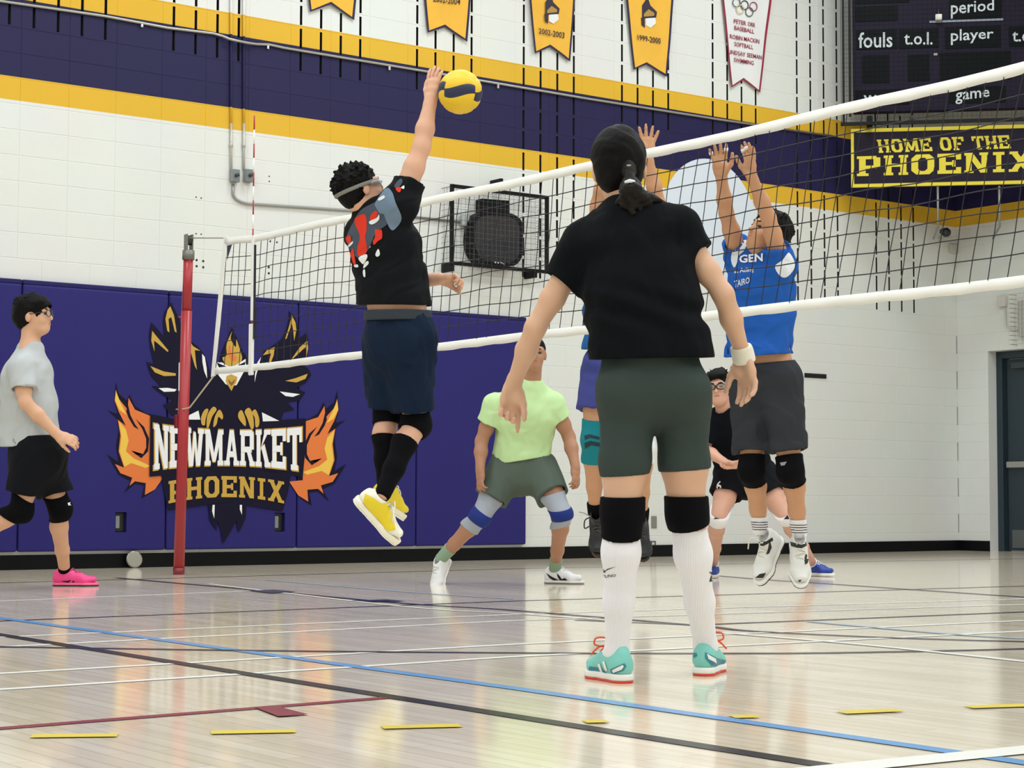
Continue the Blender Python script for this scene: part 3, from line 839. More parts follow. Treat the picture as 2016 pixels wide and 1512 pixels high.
for x, y in ((881, 527), (1044, 540), (977, 362)):
    p = on_wall(x, y, .08); box('bracket', (WX, WX + CD, p[1] - .016, p[1] + .016, p[2] - .04, p[2] + .04), blk, r_, .004)
r_ = empty('loudspeaker', on_wall(980, 523, .02), 'black rounded loudspeaker hanging inside the wire cage', 'loudspeaker')
def lp(x, y, o): return on_wall(x, y, o)
outl = catmull([(930, 445), (928, 438), (938, 424), (955, 417), (1000, 419), (1018, 426), (1029, 440), (1030, 470), (1029, 500), (1020, 518), (1003, 524), (960, 520), (942, 514), (930, 492), (927, 470)], 3)
def slab(name, pts, o0, o1, m, parent):
    n = len(pts); V = [lp(x, y, o1) for x, y in pts] + [np.array([WX + o0, *lp(x, y, o1)[1:]]) for x, y in pts]
    Fc = [tuple(range(n)), tuple(range(2 * n - 1, n - 1, -1))] + [(k, k + n, (k + 1) % n + n, (k + 1) % n) for k in range(n)]
    ob = mk(name, V, Fc, m, parent)
    bm = bmesh.new(); bm.from_mesh(ob.data); bmesh.ops.recalc_face_normals(bm, faces=bm.faces[:]); bm.to_mesh(ob.data); bm.free()
    return ob
slab('cabinet', outl, .01, .13, mat('speaker_black', '#0b0b0f', .6, spec=.2), r_)
gr = [(979 + (x - 979) * .86, 470 + (y - 470) * .86) for x, y in outl]
slab('grille', gr, .12, .134, mat('speaker_grille', '#2b2928', .55, .2), r_)
slab('mount_head', [(949, 391), (1003, 395), (1003, 421), (949, 417)], .02, .12, mat('speaker_black', '#0b0b0f', .6, spec=.2), r_)
slab('lower_baffle', [(944, 474), (1022, 470), (1022, 500), (1012, 514), (960, 511), (944, 500)], .13, .1365, mat('speaker_dark', '#17171e', .5), r_)
for q in ([(973, 515.5), (975.5, 514.3), (977.5, 516.5), (975.5, 519)], [(979, 515.5), (982.5, 515.8), (982, 519), (980, 519)], [(984.5, 516), (988, 516), (989, 518.5), (985, 518)], [(988, 519.5), (993, 517.5), (994, 521), (990, 520)]):
    print_wall('maker_mark', [q], mat('mark_white', '#c5c9c9', .5), r_, .1375)
p = on_wall(916, 437, .03)
r2 = empty('junction_box', p - [0, 0, .05], 'pale junction box beside the loudspeaker in the cage', 'electrical box')
box('housing', (WX, WX + .06, p[1] - .05, p[1] + .03, p[2] - .04, p[2] + .06), mat('junction_pale', '#b7bcba', .4, .3), r2, .008)
tube('cable_gland', [(WX + .03, p[1] + .03, p[2] + .02), (WX + .03, p[1] + .08, p[2] + .02)], .015, mat('knob_dark', '#33363a', .4), r2)

# ================================================================== corner scoreboard and sign
SD0 = 20.0
hdir = np.array([CR[0], CR[1], 0]); hdir /= np.linalg.norm(hdir)
fdir = np.array([CF[0], CF[1], 0]); fdir /= np.linalg.norm(fdir)
bdir = hdir * math.cos(.155) - fdir * math.sin(.155)       # along the board (to the right comes nearer)
bn = -(fdir * math.cos(.155) + hdir * math.sin(.155))       # out of the board, toward the court
up = np.array([0, 0, 1.0])
B0 = at(1672, 300, SD0)
def on_board(px, py, off=0.0): return on_plane(px, py, bn, B0 + bn * off)
def bslab(name, tl, br, o0, o1, m, parent, bevel=0.0):
    a, b = on_board(*tl, o1), on_board(br[0], tl[1], o1); zb_ = on_board(tl[0], br[1], o1)[2]
    hw = abs(np.dot(b - a, bdir)) / 2; hh = abs(zb_ - a[2]) / 2
    c = a + bdir * hw; c[2] = (a[2] + zb_) / 2
    c = c - bn * (o1 - o0) / 2
    return obox(name, c, bdir * hw, up * hh, bn * (o1 - o0) / 2, m, parent, bevel)
r_ = empty('scoreboard', on_board(1850, 225), 'large dark purple scoreboard mounted across the corner', 'scoreboard')
sb_p = mat('scoreboard_purple', '#1d182a', .5, spec=.12); sb_d = mat('scoreboard_panel', '#070c0e', .5, spec=.1); sb_t = mat('scoreboard_letter', '#c6ced3', .5)
bslab('cabinet', (1676, -330), (2330, 222), -.12, 0, sb_p, r_, .01)
for a, b in (((1684, -60), (1790, 8)), ((1684, 14), (1767, 43)), ((1868, -40), (1972, 38)), ((1686, 60), (1766, 98)), ((1770, 58), (1848, 96)), ((1860, 54), (1970, 96)), ((1986, 52), (2100, 92)),
             ((1697, 109), (1750, 164)), ((1787, 108), (1830, 160)), ((1850, 104), (1990, 160)), ((1684, 178), (1790, 208)), ((1868, 172), (1980, 204))):
    bslab('panel', a, b, 0, .008, sb_d, r_)
bslab('trim_strip', (1830, 41), (1975, 45), 0, .012, mat('trim_pale', '#7f8896', .4), r_)
for s, q in (('period', [(1872, 2), (1957, -1), (1957, 27), (1872, 37)]), ('fouls', [(1690, 64), (1757, 63), (1757, 93), (1690, 95)]), ('t.o.l.', [(1780, 63), (1836, 63), (1836, 88), (1780, 88)]),
             ('player', [(1872, 58), (1956, 56), (1956, 81), (1872, 89)]), ('t.o.l.', [(1993, 58), (2050, 57), (2050, 82), (1993, 82)]), ('won', [(1700, 187), (1760, 186), (1760, 202), (1700, 203)]), ('game', [(1881, 182), (1948, 176), (1948, 197), (1881, 206)])):
    v, f = fit_text(s, quad_fn(*q, lambda x, y: on_board(x, y, .011)), .012)
    mk('lettering', v, f, sb_t, r_)
p = on_board(1848, 34, .05)
obox('lamp', p, bdir * .035, up * .03, bn * .03, mat('lamp_lens', '#e6e4d8', .3), r_, .008)
tube('lamp_stem', [p, p + up * .12 - bn * .04], .012, mat('lamp_dark', '#33333a', .4), r_)
obox('indicator', on_board(1842, 107, .01), bdir * .02, up * .012, bn * .006, mat('indicator_beige', '#9a9186', .5), r_)
rc = empty('scoreboard_cage', on_board(1850, 246), 'black wire cage in front of the scoreboard', 'cage')
cgo = .18
for a, b in (((1655, -330), (1659, 248)), ((1655, 241), (2330, 248)), ((1668, -330), (1671, 230))):
    pa, pb = on_board(*a, cgo), on_board(b[0], a[1], cgo); pb[2] = on_board(a[0], b[1], cgo)[2]
    c = (pa + pb) / 2
    obox('frame_bar', c, bdir * max(.012, abs(np.dot(pb - pa, bdir)) / 2), up * max(.012, abs(pb[2] - pa[2]) / 2), bn * .012, blk, rc, .003)
segs = []
pa, pb = on_board(1657, 246, cgo), on_board(2330, -330, cgo)
Lb = np.dot(pb - pa, bdir); zb, zt = on_board(1657, 244, cgo)[2], on_board(1657, -60, cgo)[2]
for k in range(int(Lb / .05)): 
    q = pa + bdir * k * .05
    segs.append(tube_vf([(q[0], q[1], zb), (q[0], q[1], zt)], .0012, 3, False))
for k in range(int((zt - zb) / .05)):
    q = pa + bdir * Lb
    segs.append(tube_vf([(pa[0], pa[1], zb + k * .05), (q[0], q[1], zb + k * .05)], .0012, 3, False))
for k in range(int((zt - zb) / .05)):
    segs.append(tube_vf([(pa[0], pa[1], zb + k * .05), tuple(np.array([pa[0], pa[1], zb + k * .05]) - bn * .3)], .0012, 3, False))
o = mk('wire_mesh', *merge(segs), mat('cage_wire_dark', '#0a090e', .7, spec=.1), rc); o['kind'] = 'stuff'
obox('hanger', on_board(1712, 240, .1), bdir * .03, up * .06, bn * .05, blk, rc, .004)
rs = empty('hanging_sign', on_board(1850, 366), 'purple sign with a yellow border reading HOME OF THE PHOENIX', 'sign')
sg_p = mat('sign_purple', '#1c1425', .5, spec=.15); sg_y = mat('sign_yellow', '#d6c42a', .5)
bslab('board', (1675, 254), (2200, 369), -.02, .012, sg_y, rs, .003)
bslab('face', (1681, 261), (2194, 362), .012, .016, sg_p, rs)
tb = lambda x, y: on_board(x, y, .0185)
slope = -.033
word('HOME OF THE', 1728, 1989, lambda u: 275 - 9 * u, lambda u: 301 - 9 * u, sg_y, rs, tb, gap=.10, shear=-.18)
word('PHOENIX', 1687, 2034, lambda u: 308 - 11 * u, lambda u: 347 - 10 * u, sg_y, rs, tb, gap=.10)
for x in (1846, 1967):
    a = on_board(x, 366, -.01)
    b_ = np.array([a[0], a[1], on_board(x, 446, -.01)[2]])
    w = b_ - bn * .7
    tube('strut', [a, b_, w - up * .03], .013, mat('strut_grey', '#8f8f8d', .4, .5), rs, 6)
# small dome camera beneath the sign
p = on_wall(1866, 470, .12)
r_ = empty('dome_camera', p, 'white bracketed security camera in the corner under the sign', 'security camera')
obox('bracket', p, np.array([.12, 0, 0]), np.array([0, .03, 0]), up * .02, mat('camera_white', '#bdbbb4', .5), r_, .006)
c = at(1860, 458, 20.9)
ball_s = []
tube('lens_housing', [c + np.array([-.05, 0, .02]), c + np.array([.02, 0, 0]), c + np.array([.055, 0, -.01])], [.03, .055, .04], mat('lens_black', '#1b1b20', .3), r_, 14)
obox('mount_plate', on_wall(1878, 490, .02), np.array([.02, 0, 0]), np.array([0, .07, 0]), up * .05, mat('camera_white', '#bdbbb4', .5), r_, .006)
# alarm horn with cage and junction box on the end wall
p = on_end(1977, 594)
r_ = empty('alarm_box', (p[0], EY, p[2] - .07), 'pale alarm junction box above the door with a looping conduit', 'electrical box')
box('housing', (p[0] - .05, p[0] + .05, EY - .06, EY, p[2] - .06, p[2] + .06), mat('junction_white', '#c9c6be', .5), r_, .008)
tube('conduit', [(p[0] + .03, EY - .02, p[2] - .06), (p[0] + .03, EY - .02, p[2] - .2)] + bez((p[0] + .03, EY - .02, p[2] - .24), (p[0] + .04, EY - .02, p[2] - .32), (p[0] + .17, EY - .02, p[2] - .33), 6) + [(p[0] + .19, EY - .02, p[2] - .33)], .009, mat('junction_white', '#c9c6be', .5), r_)
p = on_end(2020, 628)
r_ = empty('alarm_cage', (p[0], EY, p[2] - .3), 'pale wire guard over an alarm at the right edge above the door', 'cage')
box('alarm', (p[0] - .05, p[0] + .25, EY - .08, EY, p[2] - .2, p[2] + .2), mat('alarm_grey', '#a9a8a4', .5), r_, .01)
segs = []
for k in range(12): segs.append(tube_vf([(p[0] - .12, EY - .14, p[2] - .28 + k * .05), (p[0] + .35, EY - .14, p[2] - .28 + k * .05)], .003, 4))
for k in range(10): segs.append(tube_vf([(p[0] - .12 + k * .05, EY - .14, p[2] - .28), (p[0] - .12 + k * .05, EY - .14, p[2] + .28)], .003, 4))
for k in range(12):
    for q in range(3): segs.append(tube_vf([(p[0] - .12, EY - .14, p[2] - .28 + k * .05), (p[0] - .12, EY, p[2] - .28 + k * .05)], .003, 4))
mk('wire_guard', *merge(segs), mat('guard_wire', '#b9b7b0', .5), r_)['kind'] = 'stuff'

# ================================================================== net post
red = mat('red_post_paint', '#a3262e', .35, var=.06, vscale=14)
r_ = empty('net_post', (0, 0, 0), 'red steel volleyball net post with a grey pulley head', 'net post')
def postp(z): return np.array([.0 + .035 * z, 0, z])
tube('lower_tube', [postp(0), postp(1.95)], .040, red, r_, 20)
tube('upper_tube', [postp(1.95), postp(2.36)], .036, red, r_, 20)
tube('floor_collar', [postp(0), postp(.05)], .043, mat('post_collar', '#7c2128', .4), r_, 20)
tube('head_collar', [postp(2.33), postp(2.40)], .045, mat('grey_cast', '#77766f', .45, .4), r_, 18)
hp = postp(2.40)
for s in (-1, 1):
    obox('pulley_cheek', hp + np.array([0, s * .022, .055]), np.array([.028, 0, 0]), np.array([0, .005, 0]), up * .065, mat('grey_cast', '#77766f', .45, .4), r_, .004)
tube('pulley_wheel', [hp + np.array([.0, -.016, .075]), hp + np.array([.0, .016, .075])], .036, mat('pulley_dark', '#26262a', .4), r_, 18)
obox('winch', postp(1.13) + np.array([-.035, -.03, 0]), np.array([.02, 0, 0]), np.array([0, .02, 0]), up * .05, mat('post_collar', '#7c2128', .4), r_, .005)
obox('label_plate', postp(1.46) + np.array([-.012, -.040, 0]), np.array([.014, -.0045, 0]), np.array([0, .003, 0]), up * .105, mat('label_white', '#e2e2e2', .5), r_, .001)
tube('hook', [postp(1.9) + np.array([-.04, -.01, 0]), postp(1.9) + np.array([-.09, -.02, .01])], .007, red, r_)
tube('pull_strap', [postp(2.1) + np.array([-.042, -.012, 0]), postp(1.6) + np.array([-.045, -.014, 0]), postp(1.1) + np.array([-.048, -.016, 0])], .007, mat('strap_white', '#cfcfca', .6), r_)

# ================================================================== volleyball net
nr = empty('volleyball_net', (0.66, 0, 1.44), 'black cord volleyball net with white bands strung across the court', 'net')
nw = mat('net_band_white', '#e9e8e3', .55, bump=.2, bscale=60); cord = mat('net_cord', '#15131a', .7)
XE = 10.3
def ntop(X): return float(np.interp(X, [.6, 1.1, 3, 6.1, 7.7, XE], [2.432, 2.405, 2.392, 2.388, 2.402, 2.44])) + .003 * math.sin(X * 4.1)
def nbot(X): return float(np.interp(X, [.4, 1.1, 3.0, 5.5, 7.7, XE], [1.452, 1.452, 1.452, 1.455, 1.458, 1.47])) + .003 * math.sin(X * 3.1 + 1)
def nsh(X): return float(np.interp(X, [.6, .9, 1.2, 4, 7.7, XE], [.16, .10, .06, .12, .2, .2]))
def band(name, x0, x1, zf, h, th, m, flip=1):
    xs = np.linspace(x0, x1, 120); V, Fc = [], []
    for i, x in enumerate(xs):
        z = zf(x); yo = .004 * math.sin(x * 5.3) 
        for a, b in ((-th, 0), (th, 0), (th * 1.4, -h * .5 * flip), (th, -h * flip), (-th, -h * flip), (-th * 1.4, -h * .5 * flip)):
            V.append((x, yo + a, z + b + (.0025 * math.sin(x * 23) if b else 0)))
        if i: 
            for k in range(6):
                a = (i - 1) * 6 + k; b = (i - 1) * 6 + (k + 1) % 6
                Fc.append((a, b, b + 6, a + 6))
    n = (len(xs) - 1) * 6
    Fc += [tuple(range(6)), tuple(range(n + 5, n - 1, -1))]
    o = mk(name, V, Fc, m, nr, True)
    bm = bmesh.new(); bm.from_mesh(o.data); bmesh.ops.recalc_face_normals(bm, faces=bm.faces[:]); bm.to_mesh(o.data); bm.free()
    return o
band('top_band', .66, XE, ntop, .050, .005, nw)
band('bottom_band', .52, XE - .15, lambda x: nbot(x) + .048, .048, .005, nw)
segs = []
NV = 96
def npt(i, t):   # t 0 top .. 1 bottom
    X = .68 + i * .1; zt, zb = ntop(X) - .045, nbot(X) + .043
    x = X - nsh(X) * t + .006 * math.sin(i * 2.3 + t * 9) * math.sin(t * math.pi)
    return np.array([x, .010 * math.sin(X * 3.1) * math.sin(math.pi * t) + .003 * math.sin(i * 1.7), zt + (zb - zt) * t + (.006 * math.sin(i * .9 + t * 5) * math.sin(math.pi * t))])
NH = 9
for i in range(NV):
    segs.append(tube_vf([npt(i, t) for t in np.linspace(0, 1, 2 * NH + 1)], .0028, 4, False))
for k in range(1, NH):
    segs.append(tube_vf([npt(i, k / NH) for i in range(NV)], .0028, 4, False))
o = mk('cord_mesh', *merge(segs), cord, nr); o['kind'] = 'stuff'
a, b = np.array([.668, 0, 2.44]), np.array([.50, 0, 1.44])
obox('side_band', (a + b) / 2, (a - b) / 2, np.array([.026, 0, .004]), np.array([0, .007, 0]), nw, nr, .003)
tube('top_cable', [hp + np.array([.03, 0, .09]), np.array([.66, 0, 2.43])], .005, mat('net_cable', '#9b968c', .5), nr, 6)
tube('bottom_tie', [np.array([.5, 0, 1.44]), np.array([.14, -.0, 1.23]), postp(1.22) + np.array([.045, -.02, 0]), postp(1.22) + np.array([-.045, -.04, 0])], .006, mat('tie_cord', '#b6a893', .7), nr, 6)
mk('corner_patch', [(.70, -.008, 2.37), (.775, -.008, 2.37), (.70, -.008, 2.26)], [(0, 1, 2)], mat('patch_navy', '#1b1c46', .6), nr)
# antenna with its sleeve
an = empty('net_antenna', (1.094, -.012, 1.445), 'red and white striped antenna standing up from the net by the sideline', 'antenna')
ar = mat('antenna_red', '#a3232c', .4); aw = mat('antenna_white', '#ececec', .4)
z = 2.40 + .845
k = 0
while z > 1.5:
    zb = max(z - .1, 1.45)
    tube('red_section' if k % 2 == 0 else 'white_section', [(1.094, -.016, zb), (1.094, -.016, z)], .0052, ar if k % 2 == 0 else aw, an, 10)
    z -= .1; k += 1
obox('sleeve', (1.094, -.012, 2.10), np.array([.017, 0, 0]), np.array([0, .010, 0]), up * .30, nw, an, .006)
obox('sleeve', (1.082, -.012, 1.60), np.array([.026, 0, 0]), np.array([0, .010, 0]), up * .18, nw, an, .006)
obox('sleeve_edge', (1.121, -.012, 2.0), np.array([.006, 0, 0]), np.array([0, .006, 0]), up * .33, mat('sleeve_black', '#151522', .6), an)

# ================================================================== ball in the air
bc = at(906, 181, 8.85); BR = .105
br = empty('volleyball', bc, 'yellow and dark blue volleyball in the air at the hitting hand', 'ball')
b_y = mat('ball_yellow', '#e6bd1c', .5, bump=.15, bscale=400); b_b = mat('ball_blue', '#1b2245', .5, bump=.15, bscale=400)
axes = [np.array(v, float) for v in ((1, 0, 0), (-1, 0, 0), (0, 1, 0), (0, -1, 0), (0, 0, 1), (0, 0, -1))]
Rb = np.stack([CR, CU, -CF], 1)
rot = np.array(Matrix.Rotation(.10, 3, 'X') @ Matrix.Rotation(-.12, 3, 'Z'))
for fi, ax in enumerate(axes):
    u = axes[4] if fi < 2 else axes[(fi // 2 * 2 + 2) % 6]; v = np.cross(ax, u)
    for s in range(3):
        V, Fc = [], []
        n1, n2 = 13, 6
        for i in range(n1):
            for j in range(n2):
                a = -1 + 2 * i / (n1 - 1); b = -1 + 2 * (s + j / (n2 - 1)) / 3
                a2, b2 = math.tan(a * math.pi / 4), math.tan(b * math.pi / 4)
                b2 += .25 * math.sin(a * math.pi * .5) * (1 - b * b)
                d = ax + u * a2 + v * b2; d /= np.linalg.norm(d)
                e = min(i, n1 - 1 - i, j * 2, (n2 - 1 - j) * 2)
                V.append(bc + Rb @ (rot @ (d * (BR - (.0022 if e == 0 else .0006 if e == 1 else 0)))))
        for i in range(n1 - 1):
            for j in range(n2 - 1):
                q = i * n2 + j; Fc.append((q, q + n2, q + n2 + 1, q + 1))
        blue = s == 1 and fi in (0, 1, 4, 5)
        mk('panel', V, Fc, b_b if blue else b_y, br, True)
# ================================================================== implicit-surface modelling of people and clothing
f32 = np.float32
def A3(v): return np.asarray(v, dtype=f32)
def nrm(v):
    v = np.asarray(v, float); return v / (np.linalg.norm(v) + 1e-12)
def cv(r, u, f): return CR * r + CU * u + CF * f        # direction from right / up / away components

class Prim:
    def __init__(self, fn, a, b, r, clips=()):
        self.fn = fn; self.a = A3(a); self.b = A3(b); self.r = float(r); self.clips = [(A3(q), A3(nrm(n))) for q, n in clips]
    def ev(self, p):
        d = self.fn(p)
        for q, n in self.clips: d = np.maximum(d, (p - q) @ n)
        return d
    def far(self, c):
        ab = self.b - self.a; L = float(ab @ ab) + 1e-12
        t = np.clip(((c - self.a) @ ab) / L, 0, 1)[:, None]
        return np.linalg.norm(c - self.a - t * ab, axis=1) - self.r

def cone(a, b, ra, rb, clips=()):
    a, b = A3(a), A3(b); ab = b - a; L = float(ab @ ab) + 1e-12
    def fn(p):
        pa = p - a; t = np.clip((pa @ ab) / L, 0, 1)
        r = pa - t[..., None] * ab
        return np.sqrt((r * r).sum(-1)) - (ra + (rb - ra) * t)
    return Prim(fn, a, b, max(ra, rb), clips)

def ell(c, X, Y, Z, rx, ry, rz, clips=()):
    c = A3(c); X, Y, Z = A3(nrm(X)), A3(nrm(Y)), A3(nrm(Z))
    def fn(p):
        q = p - c; x, y, z = (q @ X) / rx, (q @ Y) / ry, (q @ Z) / rz
        k0 = np.sqrt(x * x + y * y + z * z) + 1e-9
        k1 = np.sqrt((x / rx) ** 2 + (y / ry) ** 2 + (z / rz) ** 2) + 1e-9
        return k0 * (k0 - 1) / k1
    return Prim(fn, c, c, max(rx, ry, rz), clips)

def econe(a, b, wa, da, wb, db, wax, clips=(), power=2.0):
    """elliptical tapered segment: half width w along wax, half depth d across"""
    a, b = A3(a), A3(b); ab = b - a; L = float(ab @ ab) + 1e-12; ax = ab / math.sqrt(L)
    w = np.asarray(wax, float); w = w - ax * (w @ ax); w = A3(nrm(w)); dd = A3(np.cross(ax, w))
    def fn(p):
        pa = p - a; t = np.clip((pa @ ab) / L, 0, 1)
        r = pa - t[..., None] * ab
        A = wa + (wb - wa) * t; B = da + (db - da) * t; C = np.minimum(A, B)
        x, y, z = (r @ w), (r @ dd), (r @ ax)
        xa, yb, zc = np.abs(x / A), np.abs(y / B), np.abs(z / C)
        if power == 2.0:
            k0 = np.sqrt(xa * xa + yb * yb + zc * zc) + 1e-9
            k1 = np.sqrt((xa / A) ** 2 + (yb / B) ** 2 + (zc / C) ** 2) + 1e-9
            return k0 * (k0 - 1) / k1
        k = (xa ** power + yb ** power + zc ** power) ** (1 / power)
        return (k - 1) * C
    return Prim(fn, a, b, max(wa, da, wb, db), clips)

def infl(prim, o, clips=None):
    q = Prim(lambda p: prim.fn(p) - o, prim.a, prim.b, prim.r + o); q.clips = list(prim.clips)
    if clips is not None: q.clips = [(A3(x), A3(nrm(n))) for x, n in clips]
    return q

class SDF:
    def __init__(self): self.ops = []; self.clip = []; self.disp = None
    def u(self, prim, k=.02): self.ops.append(('u', prim, k)); return self
    def s(self, prim, k=.01): self.ops.append(('s', prim, k)); return self
    def cut(self, q, n): self.clip.append((A3(q), A3(nrm(n)))); return self
    def eval(self, P, br, cen=None):
        """P (nb, m, 3) block samples"""
        nb, m, _ = P.shape
        D = np.full((nb, m), 9.0, dtype=f32)
        for op, pr, k in self.ops:
            if cen is not None:
                sel = np.nonzero(pr.far(cen) < br + k + .02)[0]
                if len(sel) == 0: continue
                d = pr.ev(P[sel]); cur = D[sel]
            else:
                sel = slice(None); d = pr.ev(P); cur = D
            if op == 'u':
                h = np.maximum(k - np.abs(cur - d), 0) / k if k > 0 else 0
                D[sel] = np.minimum(cur, d) - h * h * k * .25
            else:
                d = -d
                h = np.maximum(k - np.abs(cur - d), 0) / k if k > 0 else 0
                D[sel] = np.maximum(cur, d) + h * h * k * .25
        if self.disp is not None: D = D + self.disp(P).astype(f32)
        for q, n in self.clip: D = np.maximum(D, (P - q) @ n)
        return D

def surface(sdf, vs):
    lo = np.min([np.minimum(o[1].a, o[1].b) - o[1].r for o in sdf.ops if o[0] == 'u'], axis=0) - 3 * vs
    hi = np.max([np.maximum(o[1].a, o[1].b) + o[1].r for o in sdf.ops if o[0] == 'u'], axis=0) + 3 * vs
    # shrink to the clip planes where they are axis friendly is not needed: culling is sparse
    Bk = 8
    nb = np.ceil((hi - lo) / (Bk * vs)).astype(int) + 1
    I = np.stack(np.meshgrid(*[np.arange(k) for k in nb], indexing='ij'), -1).reshape(-1, 3)
    cen = (lo + (I + .5) * Bk * vs).astype(f32)
    br = Bk * vs * .87
    dc = sdf.eval(cen[:, None, :], br)[:, 0]
    keep = np.abs(dc) < br * 1.35 + 2 * vs
    G = np.full(tuple(nb * Bk), 1.0, dtype=f32)
    G6 = G.reshape(nb[0], Bk, nb[1], Bk, nb[2], Bk)
    neg = I[dc < 0]; G6[neg[:, 0], :, neg[:, 1], :, neg[:, 2], :] = -1.0
    K = I[keep]
    loc = np.stack(np.meshgrid(*[np.arange(Bk)] * 3, indexing='ij'), -1).reshape(-1, 3)
    P = (lo + (K[:, None, :] * Bk + loc[None]) * vs).astype(f32)
    for s in range(0, len(K), 1500):
        e = min(s + 1500, len(K))
        D = sdf.eval(P[s:e], br, cen[keep][s:e])
        G6[K[s:e, 0], :, K[s:e, 1], :, K[s:e, 2], :] = D.reshape(-1, Bk, Bk, Bk)
    # surface nets
    S = G < 0
    cnt = np.zeros(tuple(np.array(G.shape) - 1), np.int8)
    for dx in (0, 1):
        for dy in (0, 1):
            for dz in (0, 1):
                cnt += S[dx:G.shape[0] - 1 + dx, dy:G.shape[1] - 1 + dy, dz:G.shape[2] - 1 + dz]
    C = np.argwhere((cnt > 0) & (cnt < 8))
    if len(C) == 0: return np.zeros((0, 3)), np.zeros((0, 4), int)
    off = np.array([(x, y, z) for x in (0, 1) for y in (0, 1) for z in (0, 1)])
    vals = np.stack([G[C[:, 0] + o[0], C[:, 1] + o[1], C[:, 2] + o[2]] for o in off], 1)
    acc = np.zeros((len(C), 3)); num = np.zeros(len(C))
    for a in range(8):
        for b in range(a + 1, 8):
            if np.abs(off[a] - off[b]).sum() != 1: continue
            va, vb_ = vals[:, a], vals[:, b]
            mk_ = (va < 0) != (vb_ < 0)
            t = np.where(mk_, va / np.where(mk_, va - vb_, 1), 0)
            acc += np.where(mk_[:, None], off[a] + t[:, None] * (off[b] - off[a]), 0); num += mk_
    Vt = lo + (C + acc / num[:, None]) * vs
    idx = np.full(cnt.shape, -1, np.int32); idx[C[:, 0], C[:, 1], C[:, 2]] = np.arange(len(C))
    F = []
    for ax in range(3):
        o1 = [0, 0, 0]; o1[ax] = 1
        s0 = S[:S.shape[0] - o1[0], :S.shape[1] - o1[1], :S.shape[2] - o1[2]]; s1 = S[o1[0]:, o1[1]:, o1[2]:]
        E = np.argwhere(s0 != s1)
        b1, b2 = (ax + 1) % 3, (ax + 2) % 3
        ok = (E[:, b1] > 0) & (E[:, b2] > 0) & (E[:, b1] < cnt.shape[b1]) & (E[:, b2] < cnt.shape[b2]) & (E[:, ax] < cnt.shape[ax])
        E = E[ok]
        d1 = np.zeros(3, int); d1[b1] = 1; d2 = np.zeros(3, int); d2[b2] = 1
        q = [idx[tuple(X.T)] for X in (E, E - d1, E - d1 - d2, E - d2)]
        q = np.stack(q, 1)
        inside = s0[tuple(E.T)]
        q = np.where(inside[:, None], q, q[:, ::-1])
        F.append(q)
    F = np.concatenate(F)
    F = F[(F >= 0).all(1)]
    return Vt, F

def solid(name, sdf, vs, m, parent, relax=1):
    V, F = surface(sdf, vs)
    if len(V) == 0: return None
    for _ in range(relax):      # light smoothing of the voxel facets
        acc = np.zeros_like(V); n = np.zeros(len(V))
        for k in range(4):
            a, b = F[:, k], F[:, (k + 1) % 4]
            np.add.at(acc, a, V[b]); np.add.at(n, a, 1)
        V = V * .5 + .5 * acc / np.maximum(n, 1)[:, None]
    W = (V - wloc(parent)).astype(f32)
    me = bpy.data.meshes.new(name)
    me.vertices.add(len(W)); me.vertices.foreach_set('co', W.ravel())
    me.loops.add(F.size); me.loops.foreach_set('vertex_index', F.ravel().astype(np.int32))
    me.polygons.add(len(F)); me.polygons.foreach_set('loop_start', np.arange(0, F.size, 4, dtype=np.int32))
    me.polygons.foreach_set('use_smooth', np.ones(len(F), bool))
    me.update(calc_edges=True); me.validate()
    o = link_mesh(name, me, m, parent)
    return o

# ------------------------------------------------------------------ body parts
def hand_prims(wr, D, N, side, s=1.0, curl=(.5, .5, .5, .5), spread=.08, thumb=(.7, .35, .3), kn=.35):
    """wr wrist point, D finger direction, N out of the palm, side: +1/-1 puts the thumb at +/- (D x N)"""
    D = nrm(D); N = nrm(np.asarray(N) - D * np.dot(N, D)); W = np.cross(D, N) * side
    wr = np.asarray(wr, float)
    out = [(econe(wr + D * .005 * s, wr + D * .045 * s, .026 * s, .018 * s, .036 * s, .017 * s, W), .015),
           (econe(wr + D * .045 * s, wr + D * .088 * s, .036 * s, .017 * s, .038 * s, .013 * s, W), .012),
           (ell(wr + D * .038 * s + W * .022 * s + N * .011 * s, D, W, N, .034 * s, .018 * s, .018 * s), .010),
           (ell(wr + D * .040 * s - W * .024 * s + N * .008 * s, D, W, N, .038 * s, .013 * s, .015 * s), .010)]
    Ls = [.070, .078, .073, .058]
    for i in range(4):
        p = wr + D * (.088 - .004 * abs(i - 1.2)) * s + W * (.030 - .0205 * i) * s
        th = curl[i] * kn
        for j, (fr, r0, r1) in enumerate(((.46, .0098, .0090), (.30, .0090, .0082), (.24, .0082, .0070))):
            d = nrm(D * math.cos(th) + N * math.sin(th) + W * (1.5 - i) * spread)
            q = p + d * Ls[i] * fr * s
            out.append((cone(p, q, r0 * s, r1 * s), .005)); p = q; th += curl[i]
    a, b, c = thumb
    p = wr + D * .022 * s + W * .026 * s + N * .004 * s
    d1 = nrm(D * .75 + W * a + N * b); q = p + d1 * .042 * s
    out.append((cone(p, q, .0165 * s, .0125 * s), .012))
    d2 = nrm(D * .95 + W * (a * .45) + N * (b + c * .5)); r = q + d2 * .032 * s
    out.append((cone(q, r, .0118 * s, .0105 * s), .006))
    d3 = nrm(D * .95 + W * (a * .2) + N * (b + c)); t = r + d3 * .024 * s
    out.append((cone(r, t, .0105 * s, .0085 * s), .005))
    return out

